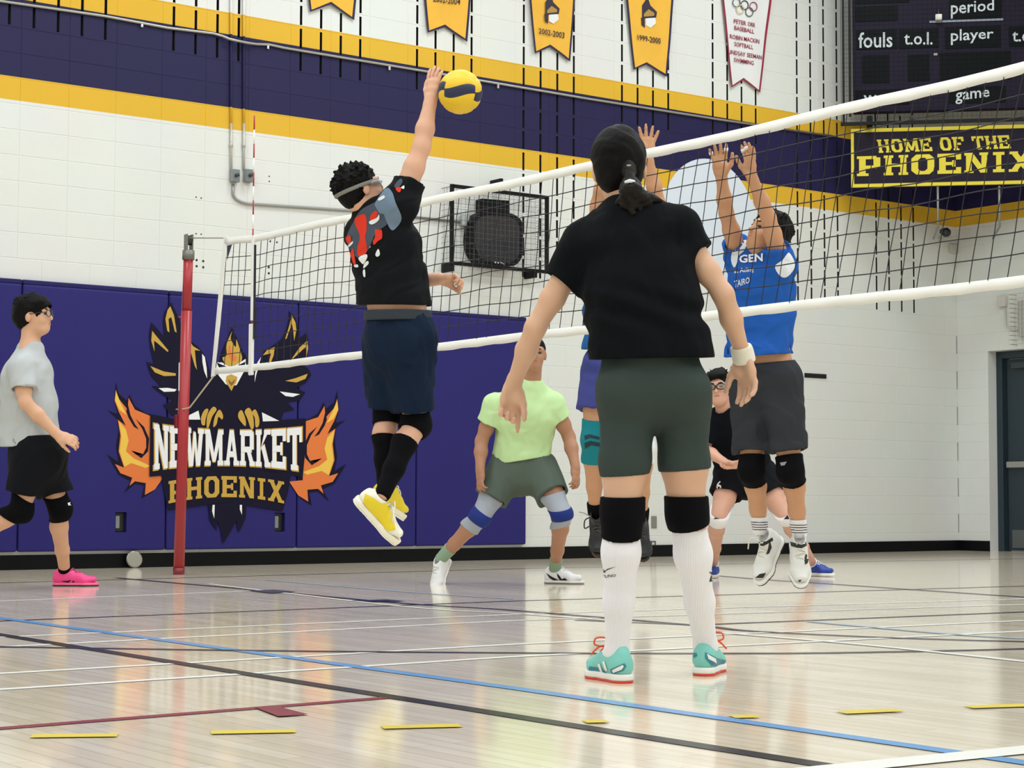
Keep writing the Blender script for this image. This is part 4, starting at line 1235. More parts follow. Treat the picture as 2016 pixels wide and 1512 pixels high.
def head_prims(c, R, U, Fv, s=1.0):
    c = np.asarray(c, float); R, U, Fv = nrm(R), nrm(U), nrm(Fv)
    g = lambda r, u, f: c + s * (R * r + U * u + Fv * f)
    add = [(ell(g(0, .035, -.012), R, U, Fv, .076 * s, .086 * s, .096 * s), .01),
           (ell(g(0, -.025, .030), R, U, Fv, .064 * s, .088 * s, .066 * s), .03),
           (ell(g(0, -.080, .048), R, U, Fv, .044 * s, .032 * s, .042 * s), .03),
           (ell(g(0, .030, .070), R, U, Fv, .056 * s, .016 * s, .026 * s), .02),
           (ell(g(.036, -.026, .064), R, U, Fv, .024 * s, .024 * s, .024 * s), .02),
           (ell(g(-.036, -.026, .064), R, U, Fv, .024 * s, .024 * s, .024 * s), .02),
           (cone(g(0, .016, .090), g(0, -.020, .107), .0075 * s, .0125 * s), .012),
           (ell(g(0, -.053, .088), R, U, Fv, .024 * s, .010 * s, .011 * s), .010),
           (ell(g(.077, -.008, -.006), R, U, Fv, .011 * s, .032 * s, .019 * s), .008),
           (ell(g(-.077, -.008, -.006), R, U, Fv, .011 * s, .032 * s, .019 * s), .008)]
    sub = [(ell(g(.031, .012, .103), R, U, Fv, .018 * s, .012 * s, .014 * s), .012),
           (ell(g(-.031, .012, .103), R, U, Fv, .018 * s, .012 * s, .014 * s), .012)]
    return add, sub, g

def face_bits(parent, g, R, U, Fv, s, brow_m, lip_m, eye_m):
    for sx in (-1, 1):
        S = SDF(); S.u(ell(g(sx * .031, .010, .084), R, U, Fv, .0155 * s, .0075 * s, .010 * s), .001); solid('eye', S, .0025, eye_m, parent)
        S = SDF(); S.u(cone(g(sx * .015, .031, .094), g(sx * .032, .036, .090), .0048 * s, .0050 * s), .002); S.u(cone(g(sx * .032, .036, .090), g(sx * .050, .030, .076), .0050 * s, .0035 * s), .002); solid('eyebrow', S, .0025, brow_m, parent)
    S = SDF(); S.u(ell(g(0, -.0495, .095), R, U, Fv, .021 * s, .0045 * s, .006 * s), .002); S.u(ell(g(0, -.0575, .093), R, U, Fv, .018 * s, .0050 * s, .006 * s), .002); solid('lips', S, .0025, lip_m, parent)

def hash_folds(seed, amp, fr):
    r = np.random.default_rng(seed)
    ks = [(A3(nrm(r.normal(size=3)) * fr * (1 + .9 * i)), r.uniform(0, 6), amp / (1 + .7 * i)) for i in range(4)]
    def fn(P):
        d = 0
        ph = 0
        for k, o, a in ks:
            v = np.sin(P @ k + o + 1.6 * ph); ph = v; d = d + a * v
        return d
    return fn

# ------------------------------------------------------------------ shoes
def shoe(parent, ank, fwd, upv, L, Wd, cols, vs=.004, high=.0, toe_spring=.014, label=None, laces=True, name='shoe', sole_h=.024, extra=None):
    """ank: ankle joint centre; the sole lies .088 below it"""
    Fd = nrm(fwd); Uv = nrm(np.asarray(upv) - Fd * np.dot(upv, Fd)); Rv = np.cross(Fd, Uv)
    heel = np.asarray(ank, float) - Uv * .088 - Fd * (.26 * L)
    g = lambda f, u, r=0.: heel + Fd * f * L + Uv * u + Rv * r * Wd
    S = SDF(); h = sole_h
    S.u(econe(g(.16, h + .022), g(.38, h + .02), .36 * Wd, .030, .34 * Wd, .030, Rv), .02)
    S.u(econe(g(.38, h + .022), g(.70, h + .010), .34 * Wd, .034, .46 * Wd, .026, Rv), .03)
    S.u(econe(g(.70, h + .012), g(.87, h + .012 + toe_spring * .5), .46 * Wd, .027, .34 * Wd, .020, Rv), .03)
    S.u(econe(g(.20, h + .03), g(.24, .092 + high), .34 * Wd, .050, .33 * Wd, .046, Rv), .03)
    S.u(econe(g(.30, h + .05), g(.58, h + .035), .30 * Wd, .030, .34 * Wd, .026, Rv), .03)
    S.u(cone(g(.10, h + .02), g(.075, .085 + high * .8), .026, .014), .02)
    S.u(econe(g(.42, h + .045), g(.34, .105 + high), .22 * Wd, .014, .20 * Wd, .009, Rv), .012)
    S.s(econe(g(.25, .088 + high), g(.235, .16 + high), .24 * Wd, .034, .27 * Wd, .040, Rv), .006)
    S.cut(g(0, h * .7), -Uv)
    up_ = solid(name, S, vs, cols['upper'], parent)
    if label: up_['label'] = label
    # midsole and outsole
    def sole(nm, z0, z1, grow, m, f0=0., f1=1.):
        T = SDF()
        for (a, b, wa, wb) in ((.14, .40, .40, .37), (.40, .72, .37, .50), (.72, .86, .50, .38)):
            T.u(econe(g(a, (z0 + z1) / 2), g(b, (z0 + z1) / 2 + (toe_spring * .5 if b > .8 else 0)), wa * Wd + grow, .05, wb * Wd + grow, .05, Rv), .02)
        T.cut(g(0, z0), -Uv); T.cut(g(0, z1), Uv)
        if f0 > 0: T.cut(g(f0, 0), -Fd)
        if f1 < 1: T.cut(g(f1, 0), Fd)
        return solid(nm, T, vs, m, up_, 1)
    sole('midsole', .007, h, .001, cols['mid'])
    sole('outsole', 0, .009, .0, cols['out'])
    if laces:
        for i in range(4):
            t = i / 3.; f = .43 + .20 * t; z = h + .088 - .026 * t - (.012 if i == 3 else 0)
            pts = []
            for k in range(7):
                a = -1 + k / 3.
                pts.append(g(f + .02 * a * (1 if i % 2 else -1), z - .022 * a * a + .002, a * .24))
            tube('lace', pts, .0035, cols['lace'], up_, 5)
    return up_, g
# ================================================================== person builder
skin_base = {}
def skin_mat(name, hexc):
    m = mat('skin_' + name, hexc, .5, var=.05, vscale=18, spec=.35)
    return m
EYE = mat('eye_dark', '#1d1514', .25); BROW = mat('brow_dark', '#1c1715', .8)
HAIR = mat('black_hair', '#080707', .6, bump=.4, bscale=220, spec=.12)

def hollow(pr, e, ax, r, depth):
    """open the end of a cloth tube: a shallow cavity that stays inside this tube only"""
    if depth <= 0: return pr
    e = A3(e); ax = A3(ax); base = pr.fn
    def fn(p):
        q = p - e; t = q @ ax
        rr = np.sqrt(np.maximum((q * q).sum(-1) - t * t, 0))
        cav = np.maximum(rr - r, -(t + depth))
        return np.maximum(base(p), -cav)
    o = Prim(fn, pr.a, pr.b, pr.r); o.clips = pr.clips
    return o

def tufts(S, p, n, seed, ln=.03, r=.009, top=.25, lean=(0, 0, 0)):
    g = p.g; R, U, Fv = p.hax; s = p.hs; rg = np.random.default_rng(seed); c = 0
    while c < n:
        v = rg.normal(size=3); v /= np.linalg.norm(v)
        if v[1] < top and not (v[2] < -.1 and v[1] > -.5): continue
        if v[2] > .75 and v[1] < .45: continue
        c += 1
        q = g(v[0] * .078, .037 + v[1] * .088, -.014 + v[2] * .099)
        d = R * (v[0] + lean[0] + rg.normal() * .35) + U * (v[1] + lean[1] + rg.normal() * .35) + Fv * (v[2] + lean[2] + rg.normal() * .35)
        S.u(cone(q, q + nrm(d) * ln * rg.uniform(.6, 1.1) * s, r * s, r * .3 * s), .006)

class Person:
    def __init__(self, D, base, label, skin, vs=.006, group='volleyball players on the court'):
        self.D = D; self.vs = vs
        b = at(base[0], base[1], D); self.base = np.array([b[0], b[1], max(b[2], 0.0)])
        self.root = empty('person', self.base, label, 'person', group)
        self.skin = skin
        self.J = {}
        self.legs = {}; self.arms = {}
    def P(self, x, y, dz=0.): return at(x, y, self.D + dz)
    def set(self, **kw):
        for k, v in kw.items(): self.J[k] = self.P(*v)
    def body(self, tw, sizes, head_axes, head_s=1.0, hands=None, build=1.0, neck_r=.055, arm=1.0, leg=1.0, back=None, extra=None, calf_back=None, finger_k=1.0):
        """tw: shoulder width axis (pelvis axis may differ: tw=(pelvis,chest)); sizes: dict of half sizes"""
        J = self.J; S = SDF()
        wp, wc = tw
        a, b, c, n = J['pel'], J['waist'], J['chest'], J['neck']
        z = sizes
        S.u(econe(a, b, z['pel'][0], z['pel'][1], z['waist'][0], z['waist'][1], wp), .03)
        S.u(econe(b, c, z['waist'][0], z['waist'][1], z['chest'][0], z['chest'][1], wc), .04)
        S.u(econe(c, c * .25 + n * .75, z['chest'][0], z['chest'][1], z['chest'][0] * .62, z['chest'][1] * .62, wc), .05)
        R, U, Fv = head_axes
        add, sub, g = head_prims(J['head'], R, U, Fv, head_s)
        S.u(cone(n, g(0, -.045, -.020), neck_r * 1.08, neck_r), .04)
        for s in 'ab':
            sh, el, wr = J['sh' + s], J['el' + s], J['wr' + s]
            pr = [cone(c * .3 + n * .7, sh, .058 * build, .058 * arm), cone(sh, sh * .35 + el * .65, .056 * arm, .046 * arm), cone(sh * .35 + el * .65, el, .046 * arm, .038 * arm),
                  cone(el, el * .62 + wr * .38, .040 * arm, .041 * arm), cone(el * .62 + wr * .38, wr, .041 * arm, .026 * arm)]
            self.arms[s] = pr
            for i, q in enumerate(pr): S.u(q, .04 if i == 0 else .02)
            W = nrm(np.cross(nrm(wr - el), Fv)) if hands is None else None
            hd = hands[s]
            S.u(econe(el * .1 + wr * .9, wr + nrm(hd[0]) * .01, .028 * arm, .022 * arm, .028 * arm, .020 * arm, np.cross(hd[0], hd[1])), .02)
            for q, k in hand_prims(wr, *hd[:3], **(hd[3] if len(hd) > 3 else {})): S.u(q, k)
        for s in 'ab':
            hp_, kn, an = J['hip' + s], J['kn' + s], J['an' + s]
            cb = calf_back[s] if calf_back else None
            sh_ax = nrm(an - kn); th_ax = nrm(kn - hp_)
            if cb is None:
                cb = -nrm((th_ax - sh_ax)) if np.linalg.norm(th_ax - sh_ax) > .15 else nrm(np.cross(sh_ax, wp))
            cb = nrm(cb - sh_ax * np.dot(cb, sh_ax))
            L = np.linalg.norm(an - kn)
            pr = [cone(a * .45 + hp_ * .55, hp_, .085 * leg, .088 * leg), cone(hp_, hp_ * .45 + kn * .55, .087 * leg, .074 * leg), cone(hp_ * .45 + kn * .55, kn, .074 * leg, .055 * leg),
                  cone(kn - cb * .006, kn * .72 + an * .28 + cb * .012, .054 * leg, .054 * leg), cone(kn * .72 + an * .28 + cb * .012, kn * .35 + an * .65 + cb * .004, .054 * leg, .042 * leg), cone(kn * .35 + an * .65 + cb * .004, an, .042 * leg, .034 * leg)]
            self.legs[s] = pr
            for i, q in enumerate(pr): S.u(q, .05 if i == 0 else .025)
            ft = J.get('toe' + s)
            if ft is not None: S.u(cone(an, an * .4 + ft * .6, .033, .028), .02)
        for q, k in add: S.u(q, k)
        for q, k in sub: S.s(q, k)
        if extra: extra(S, g)
        self.g = g; self.hax = (nrm(R), nrm(U), nrm(Fv)); self.hs = head_s
        self.bodyS = S
        self.obj = solid('body', S, self.vs, self.skin, self.root)
        return g
    def face(self, lips='#a8605a'):
        face_bits(self.root, self.g, *self.hax, self.hs, BROW, mat('lips_' + lips[1:], lips, .5), EYE)
    def limb_band(self, name, prims, off, p0, p1, m, label=None, k=.03, vs=None, extra=None, axis=None, tilt=None):
        """a sleeve of cloth around a limb between p0 and p1"""
        p0, p1 = np.asarray(p0, float), np.asarray(p1, float); ax = nrm(p1 - p0) if axis is None else nrm(axis)
        S = SDF()
        for q in prims: S.u(infl(q, off), k)
        if extra: extra(S)
        S.cut(p0, -ax if tilt is None else tilt[0]); S.cut(p1, ax if tilt is None else tilt[1])
        # drop far pieces
        o = solid(name, S, vs or self.vs, m, self.root)
        if label and o: o['label'] = label
        return o
    def shirt(self, tors, wax, sleeves, hem, m, name='shirt', seed=1, amp=.004, fr=22, neck=None, top=None, label=None, power=2.4, k=.05, tuck=.05, collar=None, vs=None, extra=None, folds=None):
        """tors: list of (pt, halfw, halfd); sleeves: (sh, el, frac, r0, r1); hem: (pt, normal)"""
        S = SDF()
        for (p, w, d), (q, w2, d2) in zip(tors[:-1], tors[1:]):
            S.u(econe(p, q, w, d, w2, d2, wax, power=power), k)
        n = self.J['neck']; c = self.J['chest']
        for sh, el, fr_, r0, r1 in sleeves:
            sh, el = np.asarray(sh, float), np.asarray(el, float); e = sh + (el - sh) * fr_
            S.u(cone(c * .3 + n * .7, sh, .066, r0), .05)
            S.u(hollow(cone(sh, e + (el - sh) * .25, r0, r1 + (r1 - r0) * .25, [(e, el - sh)]), e, nrm(el - sh), r1 - .018, .03 if tuck else 0), .035)
        if extra: extra(S)
        # neck opening
        nk = neck if neck is not None else n
        up_ax = nrm(np.asarray(self.J['head']) - n)
        S.s(cone(nk + up_ax * .02, nk + up_ax * .30, .068, .09), .008)
        hf = hash_folds(seed, amp, fr)
        S.disp = hf if folds is None else (lambda P: hf(P) + folds(P))
        S.cut(*hem)
        if tuck:
            hp0, hn = hem
            for (p, w, d), (q, w2, d2) in zip(tors[:-1], tors[1:]):
                S.s(econe(p, q, w - .012, d - .012, w2 - .012, d2 - .012, wax, clips=[(np.asarray(hp0) - nrm(hn) * tuck, -np.asarray(hn))], power=power), .004)
        o = solid(name, S, vs or self.vs, m, self.root)
        if label: o['label'] = label
        self.shirtS = S
        return o
    def shorts(self, tors, wax, legs, top, m, name='shorts', seed=2, amp=.005, fr=20, label=None, power=2.3, vs=None, k=.05, hollow_=True, extra=None):
        """legs: (hip, knee, frac, r0, r1)"""
        S = SDF()
        for (p, w, d), (q, w2, d2) in zip(tors[:-1], tors[1:]):
            S.u(econe(p, q, w, d, w2, d2, wax, power=power), k)
        for hp_, kn, fr_, r0, r1 in legs:
            hp_, kn = np.asarray(hp_, float), np.asarray(kn, float); e = hp_ + (kn - hp_) * fr_
            S.u(hollow(cone(hp_, e + (kn - hp_) * .3, r0, r1 + (r1 - r0) * .3 / max(fr_, .1), [(e, kn - hp_)]), e, nrm(kn - hp_), r1 - .026, .03 if hollow_ else 0), .035)
        if extra: extra(S)
        S.disp = hash_folds(seed, amp, fr)
        S.cut(*top)
        o = solid(name, S, vs or self.vs, m, self.root)
        if label: o['label'] = label
        return o
    def hair(self, m, seed=3, off=.012, amp=.006, fr=120, front=(.10, .055), nape=-.055, extra=None, name='hair', sides=True, vs=None, faceplane=None):
        g = self.g; R, U, Fv = self.hax; s = self.hs
        S = SDF()
        S.u(ell(g(0, .037, -.014), R, U, Fv, (.076 + off * .8) * s, (.086 + off) * s, (.097 + off) * s), .01)
        S.u(ell(g(0, -.005, -.045), R, U, Fv, (.070 + off * .6) * s, .075 * s, (.058 + off) * s), .02)
        if extra: extra(S, g)
        r = np.random.default_rng(seed)
        S.disp = hash_folds(seed, amp, fr)
        # hairline: remove the face
        S.s(ell(g(0, -.035, .085), R, U, Fv, .066 * s, .098 * s, .080 * s), .006)
        S.s(ell(g(.085, -.020, .012), R, U, Fv, .03 * s, .046 * s, .034 * s), .006)
        S.s(ell(g(-.085, -.020, .012), R, U, Fv, .03 * s, .046 * s, .034 * s), .006)
        S.cut(g(0, nape, -.06), -U * 1.0 + Fv * .25)
        return solid(name, S, vs or min(self.vs, .005), m, self.root)

def decal(name, poly_px, target, m, parent, off=.002, step=9.0, smooth=False, holes=None, mesh=None):
    """flat print shaped by photo pixels, laid onto the surface of the target mesh"""
    if not isinstance(target, (list, tuple)): target = [target]
    bvh = target[0].get('_b') if False else None
    key = target[0].name
    if key not in BVHS:
        me = target[0].data; w = wloc(target[0])
        V = np.empty(len(me.vertices) * 3, f32); me.vertices.foreach_get('co', V); V = V.reshape(-1, 3) + w
        F = [tuple(p.vertices) for p in me.polygons]
        BVHS[key] = BVHTree.FromPolygons([tuple(map(float, v)) for v in V], F)
    bv = BVHS[key]
    bm = bmesh.new()
    if mesh is None:
        if smooth: poly_px = catmull(poly_px, 4)
        vs_ = [bm.verts.new((x, y, 0)) for x, y in poly_px]
        bm.faces.new(vs_)
    else:
        V2, F2 = mesh
        vs_ = [bm.verts.new((x, y, 0)) for x, y in V2]
        for f in F2:
            try: bm.faces.new([vs_[i] for i in f])
            except ValueError: pass
    bmesh.ops.triangulate(bm, faces=bm.faces[:])
    for _ in range(6):
        es = [e for e in bm.edges if e.calc_length() > step]
        if not es: break
        bmesh.ops.subdivide_edges(bm, edges=es, cuts=1); bmesh.ops.triangulate(bm, faces=[f for f in bm.faces if len(f.verts) > 3])
    bad = []
    for v in bm.verts:
        d = nrm(ray(v.co.x, v.co.y))
        h = bv.ray_cast(Vector(CAM), Vector(d))
        if h[0] is None: bad.append(v); continue
        n = np.array(h[1]); 
        if np.dot(n, d) > 0: n = -n
        v.co = Vector(np.array(h[0]) + n * off)
    bmesh.ops.delete(bm, geom=bad, context='VERTS')
    if len(bm.faces) == 0: bm.free(); return None
    w = wloc(parent)
    for v in bm.verts: v.co = v.co - Vector(w)
    me = bpy.data.meshes.new(name); bm.to_mesh(me); bm.free()
    return link_mesh(name, me, m, parent)
BVHS = {}
def decal_text(name, s, q, target, m, parent, bold=.01, off=.002):
    V, F = fit_text(s, quad_fn(*q, lambda x, y: (x, y)), bold)
    return decal(name, None, target, m, parent, off, 6.0, mesh=(V, F))
# ================================================================== the players
Z3 = np.array([0, 0, 1.0])
def glasses(p, m, lens_m, r=(.026, .019), th=.0025, zf=.110):
    g = p.g
    fr = None
    parts = []
    for sx in (-1, 1):
        loop = [g(sx * .033 + r[0] * math.cos(a), .010 + r[1] * math.sin(a), zf - .010 * abs(sx * .033 + r[0] * math.cos(a)) / .06) for a in np.linspace(0, 2 * math.pi, 17)]
        parts.append(tube_vf(loop, th, 5, False))
        parts.append(tube_vf([g(sx * .058, .016, zf - .008), g(sx * .078, .014, .07), g(sx * .082, .010, .0)], th, 5))
    parts.append(tube_vf([g(-.009, .014, zf), g(.009, .014, zf)], th, 5))
    fr = mk('glasses', *merge(parts), m, p.root, True)
    for sx in (-1, 1):
        loop = [g(sx * .033 + r[0] * math.cos(a), .010 + r[1] * math.sin(a), zf - .010 * abs(sx * .033 + r[0] * math.cos(a)) / .06) for a in np.linspace(0, 2 * math.pi, 17)[:-1]]
        mk('lens', loop, [tuple(range(16))], lens_m, fr)
    return fr
lens_clear = mat('lens_clear', '#cfd6da', .05, alpha=.18)
lens_smoke = mat('lens_smoke', '#b9bfc6', .1, alpha=.45)

def cloth(name, c, rough=.85, bump=.25, bs=350, sheen=.0): return mat(name, c, rough, bump=bump, bscale=bs, sheen=sheen, spec=.14)
white_cloth = cloth('white_knit', '#e9e9ee'); black_cloth = mat('black_knit', '#07070b', .9, bump=.2, bscale=350, spec=.12); black_tee = mat('black_tee', '#090c10', .9, bump=.2, bscale=350, spec=.12)

# ---------------------------------------------------------------- woman in the foreground, seen from behind
w = Person(5.85, (1290, 1340), 'woman seen from behind in black tee, grey-green tight shorts and tall white socks', skin_mat('fair', '#d3a88c'), .0048)
w.base[2] = 0; w.root.location.z = 0
w.set(pel=(1286, 765, 0), waist=(1273, 630, .01), chest=(1256, 510, .05), neck=(1234, 405, .11), head=(1219, 332, .16),
      sha=(1150, 482, .07), ela=(1054, 645, .08), wra=(1009, 760, .20), shb=(1335, 452, .06), elb=(1424, 580, .03), wrb=(1465, 704, .12),
      hipa=(1236, 790, .0), hipb=(1341, 790, .02), kna=(1225, 1008, -.05), knb=(1353, 1014, .05))
fa, fb = on_floor(1215, 1342), on_floor(1389, 1328)
w.J['ana'] = fa + Z3 * .092; w.J['anb'] = fb + Z3 * .092
dirA = nrm(-hdir * .40 + fdir * .92); dirB = nrm(hdir * .26 + fdir * .96)
w.J['toea'] = fa + dirA * .12 + Z3 * .04; w.J['toeb'] = fb + dirB * .12 + Z3 * .04
wF, wU = cv(.05, .02, 1), cv(-.06, 1, .05)
hands_w = {'a': (cv(-.10, -1, .05), cv(.12, 0, -1), -1, dict(s=.95, curl=(.10, .85, 1.0, 1.1), spread=.01, thumb=(.30, .38, .1), kn=.75)),
           'b': (cv(.14, -1, .0), cv(-.72, 0, -.72), 1, dict(s=.98, curl=(.30, .33, .36, .40), spread=.0, thumb=(.50, .45, .1), kn=.9))}
def w_extra(S, g):
    for s, x in (('a', 1232), ('b', 1342)):
        q = w.P(x, 768, -.045); S.u(ell(q, CR, CU, CF, .085, .085, .075), .04)
w.body((cv(1, 0, .08), cv(1, .06, .05)), dict(pel=(.160, .115), waist=(.128, .095), chest=(.145, .098)), (np.cross(wF, wU), wU, wF), 1.0, hands_w, arm=.81, leg=.98, neck_r=.05, extra=w_extra, calf_back={'a': -CF, 'b': -CF})
def w_folds(P):
    u, q = (P - A3(w.P(1275, 600, 0))) @ A3(CU), (P - A3(w.P(1275, 600, 0))) @ A3(CR)
    a = .0060 * np.exp(-((u + .02) / .07) ** 2) * np.sin(70 * (u + .22 * q) + 1.5 * np.sin(11 * q))
    b = .0045 * np.exp(-((u - .17) / .10) ** 2) * np.sin(42 * (u - .45 * q) + 1.2 * np.sin(8 * q + 1))
    c = .0045 * np.exp(-((u + .16) / .06) ** 2) * np.sin(38 * (q + .3 * u))
    return a + b + c
w_sh = w.shirt([(w.P(1238, 425, .10), .10, .08), (w.P(1252, 478, .07), .155, .105), (w.P(1262, 560, .03), .160, .115), (w.P(1272, 620, .01), .163, .118), (w.P(1285, 706, .0), .176, .130), (w.P(1287, 740, 0), .176, .130)], cv(1, .05, .06),
    [(w.J['sha'], w.J['ela'], .46, .068, .060), (w.J['shb'], w.J['elb'], .36, .068, .058)], (w.P(1286, 706, 0), cv(.02, -1, 0)), black_tee, seed=5, amp=.0025, fr=26, neck=w.P(1232, 392, .12), folds=w_folds)
S = SDF()
for s in 'ab':
    for q in w.legs[s][:3]: S.u(infl(q, .004), .03)
J = w.J
S.u(infl(econe(J['pel'], J['waist'], .160, .115, .128, .095, cv(1, 0, .08)), .006), .03)
for s, x in (('a', 1232), ('b', 1342)): S.u(ell(w.P(x, 768, -.047), CR, CU, CF, .088, .088, .078), .04)
hems = {'a': w.P(1225, 927, -.03), 'b': w.P(1350, 935, .04)}
S.cut(w.P(1286, 640, 0), CU); S.cut(w.P(1286, 931, 0), cv(.07, -1, 0))
S.disp = hash_folds(8, .0012, 30)
solid('shorts', S, .0048, cloth('grey_green_knit', '#37423f', .75), w.root)
for s, y0, y1 in (('a', 976, 1047), ('b', 978, 1050)):
    x = {'a': 1225, 'b': 1353}[s]
    kp = w.limb_band('knee_pad', w.legs[s][2:5], .010, w.P(x, y0, 0), w.P(x + (2 if s == 'a' else 4), y1, 0), black_cloth, extra=lambda S, s=s: S.u(ell(w.J['kn' + s] + CF * .035, CR, CU, CF, .048, .07, .04), .03), tilt=(CU, cv(.0 if s == 'a' else .20, -1, .25)))
def ribbed(name, c):
    m = cloth(name, c, .8, 0)
    nt = m.node_tree; b = nt.nodes['Principled BSDF']
    tc = nt.nodes.new('ShaderNodeTexCoord'); vm = nt.nodes.new('ShaderNodeVectorMath'); vm.operation = 'DOT_PRODUCT'
    vm.inputs[1].default_value = tuple(CR)
    nt.links.new(tc.outputs['Object'], vm.inputs[0])
    mu = nt.nodes.new('ShaderNodeMath'); mu.operation = 'MULTIPLY'; mu.inputs[1].default_value = 820
    nt.links.new(vm.outputs['Value'], mu.inputs[0])
    sn = nt.nodes.new('ShaderNodeMath'); sn.operation = 'SINE'; nt.links.new(mu.outputs[0], sn.inputs[0])
    bp = nt.nodes.new('ShaderNodeBump'); bp.inputs['Strength'].default_value = .45; bp.inputs['Distance'].default_value = .0012
    nt.links.new(sn.outputs[0], bp.inputs['Height']); nt.links.new(bp.outputs['Normal'], b.inputs['Normal'])
    return m
rib = ribbed('white_ribbed_knit', '#eceaf0')
socks = {}
for s, y0 in (('a', 1040), ('b', 1044)):
    x = {'a': 1222, 'b': 1360}[s]
    socks[s] = w.limb_band('sock', w.legs[s][3:], .0035, w.P(x, y0, 0), w.J['an' + s] - Z3 * .07, rib, tilt=(CU, -CU), extra=lambda S, s=s: S.u(cone(w.J['an' + s], w.J['an' + s] * .4 + w.J['toe' + s] * .6, .037, .032), .02))
mk_blk = mat('print_black', '#14141c', .7)
decal('logo', [(1183, 1116), (1192, 1124), (1213, 1115), (1196, 1120), (1192, 1127), (1186, 1128), (1188, 1121)], socks['a'], mk_blk, socks['a'], step=5)
decal_text('logo_text', 'MIZUNO', [(1176, 1133), (1213, 1130), (1213, 1135), (1176, 1140)], socks['a'], mk_blk, socks['a'])
decal('logo', [(1395, 1125), (1407, 1128), (1404, 1135), (1408, 1144), (1396, 1145), (1402, 1138), (1400, 1131)], socks['b'], mk_blk, socks['b'], step=5)
w.limb_band('wrist_tape', w.arms['b'][3:], .007, w.P(1461, 682, .1), w.P(1466, 713, .12), cloth('tape_cream', '#e6e0d0'), extra=lambda S: S.u(econe(w.J['wrb'] - cv(.3, -1, 0) * .02, w.P(1467, 722, .12), .033, .028, .036, .028, CR), .02))
# shoes
mint = mat('shoe_mint', '#7cc9bf', .5, bump=.2, bscale=300); teal_s = mat('shoe_teal', '#2f7f96', .5); redo = mat('shoe_red_rubber', '#d8452e', .5); coral = mat('lace_coral', '#e0582f', .6)
shoe_white = mat('shoe_white', '#ecebe8', .45)
for s, an, dv, q in (('a', w.J['ana'], dirA, 0), ('b', w.J['anb'], dirB, 1)):
    o, g = shoe(w.root, an - Z3 * .004, dv, Z3, .255, .092, dict(upper=mint, mid=shoe_white, out=redo, lace=coral), .0038, sole_h=.028)
    if s == 'a':
        decal('side_panel', [(1161, 1312), (1185, 1316), (1196, 1326), (1200, 1334), (1162, 1331), (1158, 1322)], o, teal_s, o, step=6)
        decal('side_panel', [(1202, 1318), (1229, 1306), (1233, 1311), (1228, 1320), (1205, 1328)], o, teal_s, o, step=6)
        decal('side_stripe', [(1206, 1319), (1226, 1309), (1228, 1312), (1224, 1318), (1208, 1324)], o, shoe_white, o, .003, step=6)
        decal('side_stripe', [(1187, 1303), (1191, 1301), (1197, 1319), (1193, 1321)], o, shoe_white, o, .003, step=6)
        decal('side_stripe', [(1178, 1308), (1182, 1306), (1188, 1323), (1184, 1325)], o, shoe_white, o, .003, step=6)
        decal('heel_patch', [(1245, 1303), (1253, 1306), (1253, 1318), (1247, 1314)], o, teal_s, o, step=6)
    else:
        decal('side_panel', [(1358, 1287), (1371, 1285), (1373, 1291), (1360, 1299)], o, teal_s, o, step=6)
        decal('side_panel', [(1388, 1284), (1412, 1296), (1428, 1300), (1430, 1312), (1400, 1310), (1388, 1296)], o, teal_s, o, step=6)
        decal('side_stripe', [(1391, 1287), (1408, 1297), (1410, 1306), (1394, 1297)], o, shoe_white, o, .003, step=6)
    sg = -1 if s == 'a' else 1
    a = g(.44, .11, 0)
    tube('lace', catmull([a, a + hdir * sg * .015 + Z3 * .022, a + hdir * sg * .045 + Z3 * .022, a + hdir * sg * .05 + Z3 * .002, a + hdir * sg * .02 - Z3 * .005], 5, False), .003, coral, o, 5)
    tube('lace', catmull([a, a + hdir * sg * .035 - Z3 * .005, a + hdir * sg * .062 - Z3 * .03], 5, False), .003, coral, o, 5)
# hair and ponytail
def w_hair(S, g):
    S.u(ell(g(0, -.03, -.050), *w.hax, .066, .062, .05), .02)
    S.u(ell(g(.02, .02, -.085), *w.hax, .05, .06, .03), .03)
w.hair(HAIR, 21, .015, .0018, 60, nape=-.090, extra=w_hair)
tie = w.P(1239, 345, .02); S = SDF()
S.u(cone(w.P(1236, 326, .06), tie, .030, .016), .02)
S.u(cone(tie, w.P(1240, 372, -.01), .016, .030), .012)
for dx, dy, r0, r1, dz in ((1228, 408, .030, .012, 0), (1245, 418, .032, .012, -.01), (1262, 416, .032, .010, 0), (1282, 410, .030, .010, .01), (1302, 396, .022, .006, .02), (1215, 398, .022, .008, .02)):
    S.u(cone(w.P(1242, 374, -.01), w.P(dx, dy, dz), r0, r1), .012)
S.disp = hash_folds(31, .0022, 130)
pt = solid('ponytail', S, .0042, mat('dark_brown_hair', '#120d0a', .5, bump=.5, bscale=200, spec=.2), w.root)
tube('hair_tie', [w.P(1232, 359, -.03), w.P(1240, 356, -.045), w.P(1248, 358, -.03)], .006, mat('tie_white', '#dfe3e6', .6), pt)
tube('hair_tie', [w.P(1230, 329, .03), w.P(1237, 326, .018), w.P(1244, 327, .03)], .004, mat('tie_tan', '#b59c72', .6), pt)

